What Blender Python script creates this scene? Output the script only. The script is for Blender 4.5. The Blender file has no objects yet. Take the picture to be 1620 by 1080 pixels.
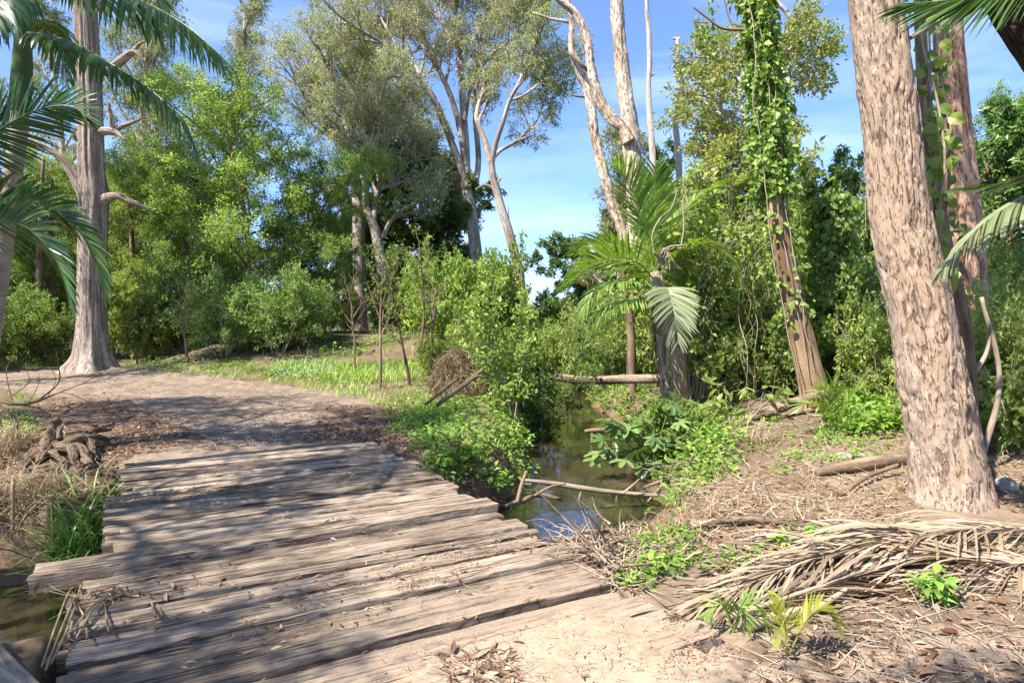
import bpy, math, random
import numpy as np
from mathutils import Vector
PI = math.pi
SC = bpy.context.scene
COL = SC.collection
RNG = np.random.default_rng(11)
random.seed(5)

# ------------------------------------------------------------------ camera model (photo 1620 x 1080)
FPX, CX, CY, CAMZ, PITCH = 1000.0, 810.0, 540.0, 1.7, math.atan(35/1000)
def ray(px, py):
    a, b = (px-CX)/FPX, (CY-py)/FPX
    c, s = math.cos(PITCH), math.sin(PITCH)
    return np.array([a, c + b*s, b*c - s])
def P(px, py, Y):
    d = ray(px, py); k = Y/d[1]
    return np.array([0, 0, CAMZ]) + d*k
def G0(px, py, z=0.0):
    d = ray(px, py); k = (z-CAMZ)/min(d[2], -1e-4)
    return np.array([0, 0, CAMZ]) + d*k

# ------------------------------------------------------------------ noise
def _h(ix, iy, iz, seed):
    n = (ix*374761393 + iy*668265263 + iz*2147483647*3 + seed*974634777) & 0xffffffff
    n = (n ^ (n >> 13)) * 1274126177 & 0xffffffff
    n = (n ^ (n >> 16)) * 2246822519 & 0xffffffff
    return ((n ^ (n >> 15)) & 0xffff) / 65535.0
def vn(p, seed=0):
    p = np.asarray(p, float)
    if p.shape[1] == 2: p = np.c_[p, np.zeros(len(p))]
    i = np.floor(p).astype(np.int64); f = p - i; f = f*f*(3-2*f)
    r = 0
    for dx in (0, 1):
        for dy in (0, 1):
            for dz in (0, 1):
                w = (f[:, 0] if dx else 1-f[:, 0])*(f[:, 1] if dy else 1-f[:, 1])*(f[:, 2] if dz else 1-f[:, 2])
                r = r + w*_h(i[:, 0]+dx, i[:, 1]+dy, i[:, 2]+dz, seed)
    return r
def fbm(p, o=4, seed=0):
    p = np.asarray(p, float); r = 0; a = 0.5; t = 0
    for k in range(o):
        r = r + a*vn(p*2.0**k + 17.3*k, seed+k); t += a; a *= .5
    return r/t
def ss(t):
    t = np.clip(t, 0, 1); return t*t*(3-2*t)
def nrm(v):
    return v/np.maximum(np.linalg.norm(v, axis=-1, keepdims=True), 1e-9)

# ------------------------------------------------------------------ polygons on the ground
def poly(px_list, z=0.0):
    return np.array([G0(x, y, z)[:2] for x, y in px_list])
def sdf(q, pl):
    q = np.asarray(q)[:, :2]; d = np.full(len(q), 1e9); ins = np.zeros(len(q), bool); n = len(pl)
    for i in range(n):
        a, b = pl[i], pl[(i+1) % n]; e = b-a; w = q-a
        t = np.clip((w@e)/max(e@e, 1e-9), 0, 1)
        d = np.minimum(d, np.linalg.norm(w - t[:, None]*e, axis=1))
        c = ((a[1] > q[:, 1]) != (b[1] > q[:, 1]))
        with np.errstate(divide='ignore', invalid='ignore'):
            xx = a[0] + (q[:, 1]-a[1])*(b[0]-a[0])/(b[1]-a[1] if b[1] != a[1] else 1e-9)
        ins ^= c & (q[:, 0] < xx)
    return np.where(ins, -d, d)

# ------------------------------------------------------------------ terrain height
U = np.array([.879, .478]); V = np.array([-.478, .879])
CREEK = np.array([(-14, 2.6), (-9, 3.0), (-6, 3.7), (-4, 4.6), (-1.5, 5.6), (0.25, 6.6), (1.0, 8.3), (1.5, 11), (1.45, 13.5), (1.2, 17), (1.5, 23), (3, 32), (6, 45)], float)
WATER_Z = -0.70
SAND = poly([(430, 1190), (555, 1075), (640, 1020), (750, 1002), (835, 968), (910, 945), (1005, 958), (1098, 985), (1135, 1015), (1330, 1190)])
def creek_d(q):
    d = np.full(len(q), 1e9)
    for a, b in zip(CREEK[:-1], CREEK[1:]):
        e = b-a; w = q-a; t = np.clip((w@e)/(e@e), 0, 1)
        d = np.minimum(d, np.linalg.norm(w - t[:, None]*e, axis=1))
    return d
def deck_uv(q):
    return q@U, q@V
def H(q):
    q = np.asarray(q, float)[:, :2]
    n1 = fbm(q*.55, 4, 3); n2 = fbm(q*2.3, 4, 9); n3 = fbm(q*9, 3, 21)
    dc = creek_d(q) + .5*(n1-.5) + .35*(n2-.5)
    far = ss((q[:, 1]-9)/6)
    s = ss((dc - (.56 - .02*far))/(1.15+.3*far))
    z = -1.12*(1-s)
    z += .16*(n1-.5) + .10*(n2-.5)*s + .025*(n3-.5)
    r = np.linalg.norm(q, axis=1)
    z += .22*ss((q[:, 0]-3.2)/3.5)*ss((q[:, 1]-5)/4) + 1.6*ss((q[:, 0]-7)/12)*ss((q[:, 1]-6)/8)
    z += 3.0*ss((r-45)/160)
    z += 1.15*ss((q[:, 1]-17.5)/7)*ss((q[:, 0]+14)/4)*ss((1.5-q[:, 0])/5)
    # bank on the left bank side of the creek, a little below the deck
    u, v = deck_uv(q)
    # flatten the approaches
    app = ss(1-np.maximum(np.abs(u-1.0)-1.9, 0)/1.0)*ss((v-8.3)/.5)*ss((13-v)/3.0)
    z = z*(1-app) + app*(-.03+.05*(n2-.5)+.02*(n3-.5))
    near = ss((3.2-v)/.6)*ss((u+1.2)/.8)*ss((3.6-u)/1.2)
    z = z*(1-near) + near*(-.05+.05*(n2-.5))
    # pit under the deck
    inn = np.minimum(np.minimum(u+.60, np.where(v < 3.4, 2.50, 2.62)-u), np.minimum(v-2.25, 8.72-v))
    k = ss((inn+.02)/.10)
    z = np.where(k > 0, z*(1-k) + k*np.minimum(z, -.22), z)
    # sand spread over the near end of the deck
    sd = sdf(q, SAND) + .16*(n2-.5) + .10*(n3-.5)
    m = ss(-sd/.5)
    mm = ss((.06-sd)/.14)
    z = z*(1-mm) + mm*(-.004 + .034*m*(.6+.9*(n2-.2)) + .012*(n3-.5))
    return z
def Hs(x, y): return float(H(np.array([[x, y]]))[0])
def G(px, py, it=6):
    z = 0.0
    for _ in range(it):
        p = G0(px, py, z); z2 = Hs(p[0], p[1]); z = .5*z+.5*z2
    p = G0(px, py, z); p[2] = Hs(p[0], p[1]); return p
def Gv(px, py, it=6):
    px = np.asarray(px, float); py = np.asarray(py, float)
    a, b = (px-CX)/FPX, (CY-py)/FPX; c, s = math.cos(PITCH), math.sin(PITCH)
    d = np.c_[a, c+b*s, np.minimum(b*c-s, -.004)]
    z = np.zeros(len(px))
    for _ in range(it):
        k = (z-CAMZ)/d[:, 2]; q = d[:, :2]*k[:, None]; z = .5*z+.5*H(q)
    k = (z-CAMZ)/d[:, 2]; q = d[:, :2]*k[:, None]; h = H(q)
    q[(np.abs(h-z) > .12) | (k < 0)] = (0, 5000.)
    return np.c_[q, h]
def at(px, Y):
    """ground point below image column px at distance Y"""
    x = (px-CX)/FPX*Y; return np.array([x, Y, Hs(x, Y)])

# ------------------------------------------------------------------ object helpers
def put(o, parent=None):
    COL.objects.link(o)
    if parent is not None: o.parent = parent
    return o
def tag(o, label=None, cat=None, group=None, kind=None):
    if label: o['label'] = label
    if cat: o['category'] = cat
    if group: o['group'] = group
    if kind: o['kind'] = kind
    return o
def thing(name, label, cat, loc, group=None, rz=0):
    o = bpy.data.objects.new(name, None); o.empty_display_size = .2
    o.location = tuple(loc); o.rotation_euler = (0, 0, rz)
    put(o); return tag(o, label, cat, group)
def clone(root, loc, rz=0, sc=1.0, label=None, cat=None, group=None):
    r = root.copy(); put(r); r.location = tuple(loc); r.rotation_euler = (0, 0, rz); r.scale = (sc, sc, sc) if not hasattr(sc, '__len__') else tuple(sc)
    if label: r['label'] = label
    if cat: r['category'] = cat
    if group: r['group'] = group
    for ch in list(root.children):
        c = ch.copy(); put(c, r)
        for g in list(ch.children):
            d = g.copy(); put(d, c)
    return r

class MB:
    """collects tubes, strips and leaves and links them as ONE mesh object"""
    def __init__(s): s.v = []; s.f3 = []; s.f4 = []; s.rnd = []; s.bk = []; s.n = 0; s.sm3 = []; s.sm4 = []
    def add(s, v, f3=None, f4=None, rnd=None, bk=None, smooth=False):
        v = np.asarray(v, float).reshape(-1, 3); k = len(v)
        s.v.append(v)
        s.rnd.append(np.full(k, .5) if rnd is None else np.broadcast_to(np.asarray(rnd, float), (k,)))
        s.bk.append(v if bk is None else np.asarray(bk, float).reshape(-1, 3))
        if f3 is not None and len(f3): f3 = np.asarray(f3, np.int64)+s.n; s.f3.append(f3); s.sm3.append(np.full(len(f3), smooth))
        if f4 is not None and len(f4): f4 = np.asarray(f4, np.int64)+s.n; s.f4.append(f4); s.sm4.append(np.full(len(f4), smooth))
        s.n += k
    def tube(s, pts, rad, sides=8, disp=None, rnd=None, cap=True, bks=1.0, off=0.0, squash=None):
        pts = np.asarray(pts, float); n = len(pts); rad = np.broadcast_to(np.asarray(rad, float), (n,))
        T = nrm(np.gradient(pts, axis=0))
        ref = np.array([1., 0, 0]) if abs(T[0][0]) < .8 else np.array([0, 1., 0])
        N = np.zeros((n, 3)); a = ref
        for i in range(n):
            a = a - (a@T[i])*T[i]; a = a/max(np.linalg.norm(a), 1e-9); N[i] = a
        B = np.cross(T, N)
        th = np.arange(sides)/sides*2*PI
        L = np.r_[0, np.cumsum(np.linalg.norm(np.diff(pts, axis=0), axis=1))] + off
        c, sn = np.cos(th), np.sin(th)
        dirs = N[:, None]*c[None, :, None] + B[:, None]*sn[None, :, None]
        R = np.repeat(rad[:, None], sides, 1)
        rm = max(rad.max()*.8, 1e-4)
        bk = np.stack([np.tile(c*rm*bks, (n, 1)), np.tile(sn*rm*bks, (n, 1)), np.repeat(L[:, None], sides, 1)], -1)
        if disp is not None: R = R + disp(bk.reshape(-1, 3), np.repeat(np.linspace(0, 1, n), sides)).reshape(n, sides)
        v = pts[:, None] + dirs*R[..., None]
        i = np.arange(n-1)[:, None]*sides; j = np.arange(sides)[None]; j2 = (j+1) % sides
        f = np.stack([i+j, i+j2, i+sides+j2, i+sides+j], -1).reshape(-1, 4)
        f3 = None; vv = v.reshape(-1, 3); bb = bk.reshape(-1, 3)
        if cap:
            vv = np.r_[vv, pts[:1], pts[-1:]]; bb = np.r_[bb, [[0, 0, L[0]]], [[0, 0, L[-1]]]]
            jj = np.arange(sides); m = n*sides
            f3 = np.r_[np.c_[(jj+1) % sides, jj, np.full(sides, m)], np.c_[(n-1)*sides+jj, (n-1)*sides+(jj+1) % sides, np.full(sides, m+1)]]
        s.add(vv, f3, f, rnd, bb, True)
    def leaves(s, pos, d, up, ln, wd, rnd=None, detail=1, bend=.15, fold=.25):
        N = len(pos)
        if N == 0: return
        d = nrm(d); sd = nrm(np.cross(d, up)); nn = np.cross(sd, d)
        ln = np.broadcast_to(np.asarray(ln, float), (N,))[:, None]; wd = np.broadcast_to(np.asarray(wd, float), (N,))[:, None]*.5
        rnd = np.random.default_rng(N+3).random(N) if rnd is None else np.broadcast_to(rnd, (N,))
        if detail == 1:
            t = pos + d*ln - nn*ln*bend
            l = pos + d*ln*.42 + sd*wd + nn*wd*fold; r = pos + d*ln*.42 - sd*wd + nn*wd*fold
            v = np.stack([pos, l, t, r], 1).reshape(-1, 3); b = np.arange(N)[:, None]*4
            f = np.concatenate([b+np.array([[0, 2, 1]]), b+np.array([[0, 3, 2]])])
            s.add(v, f, None, np.repeat(rnd, 4))
        else:
            def pt(x, w, k): return pos + d*ln*x + sd*wd*w + nn*(abs(w)*wd*fold - ln*bend*x*x*k)
            v = np.stack([pt(0, 0, 1), pt(.45, 0, 1), pt(1, 0, 1.2), pt(.16, .72, 1), pt(.42, 1, 1), pt(.75, .62, 1), pt(.16, -.72, 1), pt(.42, -1, 1), pt(.75, -.62, 1)], 1).reshape(-1, 3)
            b = np.arange(N)[:, None]*9
            tr = [(0, 1, 3), (3, 1, 4), (4, 1, 5), (5, 1, 2), (0, 6, 1), (6, 7, 1), (7, 8, 1), (8, 2, 1)]
            s.add(v, np.concatenate([b+np.array([t]) for t in tr]), None, np.repeat(rnd, 9))
    def strips(s, pts, side, w, rnd):
        """pts (N,K,3) centre lines, side (N,K,3) width directions, w (K,) or (N,K)"""
        N, K, _ = pts.shape; w = np.broadcast_to(w, (N, K))[..., None]*.5
        v = np.stack([pts-side*w, pts+side*w], 2).reshape(-1, 3)
        b = (np.arange(N)*K*2)[:, None] + (np.arange(K-1)*2)[None]; b = b.reshape(-1, 1)
        s.add(v, None, b+np.array([[0, 1, 3, 2]]), np.repeat(np.broadcast_to(rnd, (N,)), K*2), smooth=True)
    def build(s, name, mat, parent=None, loc=None):
        me = bpy.data.meshes.new(name)
        org = np.array(parent.location) if parent is not None else (np.array(loc) if loc is not None else np.zeros(3))
        if parent is not None and loc is not None: org = np.array(loc)
        v = (np.concatenate(s.v) - org).astype(np.float32)
        f3 = np.concatenate(s.f3) if s.f3 else np.zeros((0, 3), int); f4 = np.concatenate(s.f4) if s.f4 else np.zeros((0, 4), int)
        me.vertices.add(len(v)); me.vertices.foreach_set('co', v.ravel())
        nl = len(f3)*3+len(f4)*4; me.loops.add(nl); me.polygons.add(len(f3)+len(f4))
        me.loops.foreach_set('vertex_index', np.r_[f3.ravel(), f4.ravel()].astype(np.int32))
        st = np.r_[np.arange(len(f3))*3, len(f3)*3+np.arange(len(f4))*4].astype(np.int32)
        me.polygons.foreach_set('loop_start', st)
        sm = np.concatenate(s.sm3+s.sm4) if (s.sm3 or s.sm4) else np.zeros(0, bool)
        me.polygons.foreach_set('use_smooth', sm)
        a = me.attributes.new('rnd', 'FLOAT', 'POINT'); a.data.foreach_set('value', np.concatenate(s.rnd).astype(np.float32))
        a = me.attributes.new('bk', 'FLOAT_VECTOR', 'POINT'); a.data.foreach_set('vector', np.concatenate(s.bk).astype(np.float32).ravel())
        me.materials.append(mat); me.update(calc_edges=True); me.validate()
        o = bpy.data.objects.new(name, me)
        if parent is None and loc is not None: o.location = tuple(loc)
        return put(o, parent)

def smooth_path(pts, n):
    """Catmull-Rom through rows of any width"""
    p = np.asarray(pts, float)
    if len(p) < 3:
        t = np.linspace(0, 1, n)[:, None]; return p[0]*(1-t)+p[-1]*t
    e = np.r_[[2*p[0]-p[1]], p, [2*p[-1]-p[-2]]]
    seg = np.linalg.norm(np.diff(p[:, :3], axis=0), axis=1); c = np.r_[0, np.cumsum(seg)]; t = np.linspace(0, c[-1], n)
    i = np.clip(np.searchsorted(c, t, 'right')-1, 0, len(p)-2); u = ((t-c[i])/np.maximum(seg[i], 1e-9))[:, None]
    a, b, d, g = e[i], e[i+1], e[i+2], e[i+3]
    return .5*((2*b)+(d-a)*u+(2*a-5*b+4*d-g)*u*u+(3*b-a-3*d+g)*u**3)

# ------------------------------------------------------------------ materials
class NT:
    def __init__(s, name):
        s.m = bpy.data.materials.new(name); s.m.use_nodes = True; s.t = s.m.node_tree; s.t.nodes.clear()
        s.out = s.t.nodes.new('ShaderNodeOutputMaterial')
    def n(s, ty, **kw):
        x = s.t.nodes.new('ShaderNode'+ty)
        for k, v in kw.items():
            if k.startswith('_'): setattr(x, k[1:], v)
        for k, v in kw.items():
            if k.startswith('_'): continue
            i = x.inputs[int(k[1:])] if (k[0] == 'i' and k[1:].isdigit()) else x.inputs[k.replace('__', ' ')]
            if isinstance(v, bpy.types.NodeSocket): s.t.links.new(v, i)
            else: i.default_value = v
        return x
    def ramp(s, fac, stops):
        r = s.t.nodes.new('ShaderNodeValToRGB'); s.t.links.new(fac, r.inputs[0]); e = r.color_ramp.elements
        while len(e) < len(stops): e.new(.5)
        for x, (p, c) in zip(e, stops): x.position = p; x.color = (*c, 1) if hasattr(c, '__len__') else (c, c, c, 1)
        return r.outputs[0]
    def math(s, op, a, b=0.0, clamp=False):
        return s.n('Math', _operation=op, _use_clamp=clamp, i0=a, i1=b).outputs[0]
    def mix(s, f, a, b, mode='MIX'):
        x = s.t.nodes.new('ShaderNodeMix'); x.data_type = 'RGBA'; x.blend_type = mode
        for i, v in ((0, f), (6, a), (7, b)):
            if isinstance(v, bpy.types.NodeSocket): s.t.links.new(v, x.inputs[i])
            else: x.inputs[i].default_value = v if i == 0 else ((*v, 1) if len(v) == 3 else v)
        return x.outputs[2]
    def attr(s, name, out='Fac'): return s.n('Attribute', _attribute_name=name).outputs[out]
    def noise(s, vec, scale, detail=5, rough=.55, dist=0.0):
        return s.n('TexNoise', Vector=vec, Scale=scale, Detail=detail, Roughness=rough, Distortion=dist).outputs[0]
    def mapv(s, vec, sc, loc=(0, 0, 0)): return s.n('Mapping', Vector=vec, Scale=sc, Location=loc).outputs[0]
    def done(s, sh): s.t.links.new(sh, s.out.inputs[0]); return s.m

def leaf_mat(name, cd, cm, cl, trans=.5, rough=.45, spec=.35, hue=.03, val=.35, tcol=(1.08, 1.15, .5), gain=2.25):
    t = NT(name)
    k = gain
    cd, cm, cl = [tuple(min(x*k, .85) for x in c_) for c_ in (cd, cm, cl)]
    c = t.ramp(t.attr('rnd'), [(0, cd), (.5, cm), (1, cl)])
    oi = t.n('ObjectInfo').outputs['Random']
    h = t.math('ADD', t.math('MULTIPLY', t.math('SUBTRACT', oi, .5), hue), .5)
    w = t.math('FRACT', t.math('MULTIPLY', oi, 7.31))
    v = t.math('ADD', t.math('MULTIPLY', t.math('SUBTRACT', w, .5), val), 1.0)
    c = t.n('HueSaturation', Hue=h, Value=v, Color=c).outputs[0]
    b = t.n('BsdfPrincipled', Base__Color=c, Roughness=rough)
    b.inputs['Specular IOR Level'].default_value = spec
    tc = t.mix(1.0, c, tcol, 'MULTIPLY')
    tr = t.n('BsdfTranslucent', Color=tc).outputs[0]
    return t.done(t.n('MixShader', i0=trans, i1=b.outputs[0], i2=tr).outputs[0])

def bark_mat(name, cd, cm, cl, stretch=(9, 9, 1.1), bump=.6, dist=.02, patch=None, patch_scale=.8, fine=1.0, crack=.0):
    t = NT(name); bk = t.attr('bk', 'Vector')
    oi = t.n('ObjectInfo').outputs['Random']
    bk2 = t.n('VectorMath', _operation='ADD', i0=bk, i1=t.n('CombineXYZ', X=t.math('MULTIPLY', oi, 13.0), Y=0.0, Z=t.math('MULTIPLY', oi, 31.0)).outputs[0]).outputs[0]
    v = t.mapv(bk2, stretch)
    n1 = t.noise(v, 1.0*fine, 8, .65, .6); n2 = t.noise(t.mapv(bk2, (3, 3, 2.2)), 1.3, 4); n3 = t.noise(t.mapv(bk2, (60, 60, 22)), 1.0, 4, .6)
    f = t.math('ADD', t.math('MULTIPLY', n1, .62), t.math('ADD', t.math('MULTIPLY', n2, .22), t.math('MULTIPLY', n3, .16)))
    c = t.ramp(f, [(.36, cd), (.47, cm), (.60, cl)])
    if patch is not None:
        pm = t.ramp(t.noise(t.mapv(bk2, (2.2, 2.2, .8)), patch_scale, 4, .6, .4), [(.5, 0.0), (.6, 1.0)])
        c = t.mix(pm, c, t.mix(.5, c, patch))
    hgt = t.math('ADD', n1, t.math('MULTIPLY', n3, .35))
    if crack > 0:
        vo = t.n('TexVoronoi', _feature='DISTANCE_TO_EDGE', Vector=t.mapv(bk2, (stretch[0]*1.6, stretch[1]*1.6, stretch[2]*3)), Scale=1.0, Randomness=1.0)
        cr = t.ramp(vo.outputs['Distance'], [(0, 0.0), (.12, 1.0)])
        c = t.mix(t.math('MULTIPLY', t.math('SUBTRACT', 1.0, cr), crack), c, cd)
        hgt = t.math('ADD', hgt, t.math('MULTIPLY', cr, .5))
    bp = t.n('Bump', Strength=bump, Distance=dist, Height=hgt).outputs[0]
    b = t.n('BsdfPrincipled', Base__Color=c, Roughness=.9, Normal=bp); b.inputs['Specular IOR Level'].default_value = .15
    return t.done(b.outputs[0])

def flaky_mat(name, cm, cl, dark, k=9.0, thr=.40, patch=None, bump=.8, dist=.02, amt=.85, zr=4.5):
    t = NT(name); bk = t.attr('bk', 'Vector'); oi = t.n('ObjectInfo').outputs['Random']
    v = t.n('VectorMath', _operation='ADD', i0=bk, i1=t.n('CombineXYZ', X=t.math('MULTIPLY', oi, 13.0), Y=0.0, Z=t.math('MULTIPLY', oi, 31.0)).outputs[0]).outputs[0]
    big = t.noise(t.mapv(v, (2, 2, .7)), 1.0, 4, .6, .3); mid = t.noise(t.mapv(v, (k, k, k/3)), 1.3, 5, .6); fine = t.noise(t.mapv(v, (k*5, k*5, k*1.6)), 1.0, 4, .65)
    f = t.math('ADD', t.math('MULTIPLY', mid, .5), t.math('MULTIPLY', fine, .5))
    c = t.ramp(f, [(.36, cm), (.60, cl)])
    if patch is not None: c = t.mix(t.ramp(big, [(.46, 0.0), (.58, .8)]), c, patch)
    c1 = t.ramp(t.noise(t.mapv(v, (k, k, k/zr)), 1.0, 6, .62, .9), [(thr-.035, 1.0), (thr+.03, 0.0)])
    c2 = t.ramp(t.noise(t.mapv(v, (k*3.2, k*3.2, k*.9), (3, 1, 7)), 1.0, 5, .62, .5), [(thr-.05, 1.0), (thr+.0, 0.0)])
    c3 = t.math('MULTIPLY', c1, t.ramp(big, [(.38, .35), (.56, 1.0)]))
    m = t.math('MAXIMUM', c3, c2)
    c = t.mix(t.math('MULTIPLY', m, amt), c, t.mix(fine, dark, cm))
    h = t.math('SUBTRACT', t.math('ADD', t.math('MULTIPLY', fine, .35), t.math('MULTIPLY', mid, .6)), t.math('MULTIPLY', m, .9))
    b = t.n('BsdfPrincipled', Base__Color=c, Roughness=.9, Normal=t.n('Bump', Strength=bump, Distance=dist, Height=h).outputs[0]); b.inputs['Specular IOR Level'].default_value = .12
    return t.done(b.outputs[0])

M = {}
M['leaf_bright'] = leaf_mat('leaf_bright', (.07, .10, .025), (.125, .165, .042), (.22, .26, .075))
M['leaf_mid'] = leaf_mat('leaf_mid', (.05, .08, .022), (.09, .13, .035), (.155, .20, .06))
M['leaf_yellow'] = leaf_mat('leaf_yellow', (.07, .105, .022), (.13, .17, .038), (.25, .27, .075))
M['leaf_dark'] = leaf_mat('leaf_dark', (.035, .062, .018), (.06, .098, .028), (.10, .15, .045), trans=.36, rough=.38, spec=.5)
M['leaf_euc'] = leaf_mat('leaf_euc', gain=2.3, cd=(.10, .12, .07), cm=(.17, .19, .105), cl=(.29, .285, .15), trans=.42, rough=.5, tcol=(1.1, 1.05, .6))
M['leaf_gum'] = leaf_mat('leaf_gum', gain=2.3, cd=(.075, .09, .048), cm=(.125, .145, .065), cl=(.25, .23, .09), trans=.42, rough=.5, tcol=(1.1, 1.05, .6))
M['leaf_rust'] = leaf_mat('leaf_rust', (.06, .09, .022), (.11, .135, .035), (.22, .17, .06), trans=.4)
M['leaf_ivy'] = leaf_mat('leaf_ivy', (.045, .078, .014), (.085, .125, .026), (.16, .20, .045), trans=.35, rough=.42, spec=.3)
M['leaf_palm_glare'] = leaf_mat('leaf_palm_glare', (.13, .155, .07), (.21, .24, .12), (.33, .35, .21), trans=.25, rough=.27, spec=.7, gain=1.2)  # palm leaf made paler; glare off the fronds is put into its colour
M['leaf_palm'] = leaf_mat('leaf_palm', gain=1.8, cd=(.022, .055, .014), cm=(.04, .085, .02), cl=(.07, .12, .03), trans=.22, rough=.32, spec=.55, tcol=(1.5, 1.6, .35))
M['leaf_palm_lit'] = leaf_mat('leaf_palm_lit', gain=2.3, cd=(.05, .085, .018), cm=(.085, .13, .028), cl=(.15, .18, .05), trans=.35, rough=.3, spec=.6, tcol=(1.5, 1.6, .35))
M['leaf_seedling'] = leaf_mat('leaf_seedling', gain=1.35, cd=(.14, .17, .025), cm=(.22, .25, .04), cl=(.30, .30, .06), trans=.35, rough=.4)
M['weed'] = leaf_mat('weed', (.05, .10, .014), (.10, .18, .025), (.18, .27, .04), trans=.35)
M['grass'] = leaf_mat('grass', (.06, .11, .02), (.12, .18, .035), (.24, .27, .07), trans=.35)
M['sedge'] = leaf_mat('sedge', (.05, .10, .018), (.11, .18, .035), (.24, .28, .09), trans=.3, rough=.35, spec=.5)
M['straw'] = leaf_mat('straw', gain=1.05, cd=(.19, .13, .075), cm=(.34, .25, .15), cl=(.52, .42, .28), trans=.2, rough=.7, spec=.15, hue=.01, val=.15, tcol=(1, .9, .7))
M['dead_vine'] = leaf_mat('dead_vine', gain=1.1, cd=(.10, .065, .04), cm=(.18, .125, .08), cl=(.30, .22, .14), trans=.15, rough=.8, spec=.1, hue=.01, val=.1, tcol=(1, .9, .7))
M['dry_frond'] = leaf_mat('dry_frond', gain=.86, cd=(.23, .16, .10), cm=(.42, .32, .22), cl=(.62, .52, .40), trans=.15, rough=.55, spec=.25, hue=.01, val=.1, tcol=(1, .9, .7))
M['litter'] = leaf_mat('litter', gain=1.0, cd=(.11, .065, .04), cm=(.27, .17, .105), cl=(.50, .37, .25), trans=.1, rough=.75, spec=.15, hue=.01, val=.1, tcol=(1, .8, .6))
M['litter_red'] = leaf_mat('litter_red', gain=1.0, cd=(.17, .075, .045), cm=(.33, .17, .11), cl=(.52, .33, .23), trans=.1, rough=.7, spec=.2, hue=.01, val=.1, tcol=(1, .8, .6))
M['flower'] = leaf_mat('flower', gain=1.0, cd=(.6, .6, .62), cm=(.7, .7, .72), cl=(.8, .8, .8), trans=.3, hue=0, val=0, tcol=(1, 1, 1))

M['bark_hero'] = flaky_mat('bark_hero', (.29, .21, .155), (.45, .35, .27), (.05, .03, .02), 17.0, .405, patch=(.40, .285, .20), bump=1.0, dist=.02, zr=3.4, amt=.85)
M['bark_red'] = flaky_mat('bark_red', (.32, .16, .095), (.54, .32, .21), (.09, .04, .025), 12, .42, patch=(.46, .30, .21), bump=1.0, dist=.03, zr=7)
M['bark_grey'] = flaky_mat('bark_grey', (.29, .228, .185), (.46, .38, .315), (.10, .07, .05), 7, .43, patch=(.26, .20, .155), bump=.9, dist=.05, zr=18)
M['bark_gum'] = flaky_mat('bark_gum', (.30, .24, .20), (.56, .50, .44), (.09, .06, .045), 4, .42, patch=(.24, .165, .125), bump=.6, dist=.03, zr=9)
M['bark_paper'] = flaky_mat('bark_paper', (.46, .35, .26), (.72, .62, .52), (.10, .06, .04), 5.5, .42, patch=(.44, .31, .22), bump=1.0, dist=.06, zr=2.4)
M['bark_brown'] = bark_mat('bark_brown', (.05, .032, .022), (.17, .115, .075), (.30, .22, .15), (10, 10, 1.0), .8, .03)
M['bark_strip'] = bark_mat('bark_strip', (.06, .038, .022), (.26, .17, .10), (.44, .31, .19), (10, 10, .7), .9, .04, patch=(.12, .07, .04))
M['bark_dead'] = flaky_mat('bark_dead', (.34, .29, .245), (.56, .51, .46), (.10, .07, .05), 10, .40, patch=(.40, .33, .26), bump=.6, dist=.02, zr=9)
M['bark_twig'] = bark_mat('bark_twig', (.16, .12, .085), (.30, .235, .175), (.42, .35, .28), (20, 20, 3), .3, .01)
M['bark_palm'] = bark_mat('bark_palm', (.16, .115, .08), (.30, .235, .175), (.42, .35, .275), (3, 3, 9), .5, .015)
M['bark_black'] = bark_mat('bark_black', (.012, .009, .007), (.035, .025, .019), (.08, .06, .045), (8, 8, 2.5), 1.0, .04, crack=.3)
M['driftwood'] = flaky_mat('driftwood', (.24, .17, .115), (.44, .345, .255), (.03, .018, .011), 20, .42, patch=(.12, .078, .05), bump=1.0, dist=.02, zr=10)
M['boots'] = flaky_mat('boots', (.34, .26, .18), (.58, .47, .35), (.08, .05, .03), 9, .43, patch=(.28, .19, .12), bump=1.0, dist=.03, zr=6)
M['shaft'] = bark_mat('shaft', (.045, .08, .028), (.075, .12, .045), (.11, .16, .07), (4, 4, .4), .1, .01)
M['sheath'] = bark_mat('sheath', (.30, .20, .12), (.48, .36, .24), (.60, .48, .34), (14, 14, .6), .25, .01)

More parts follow.
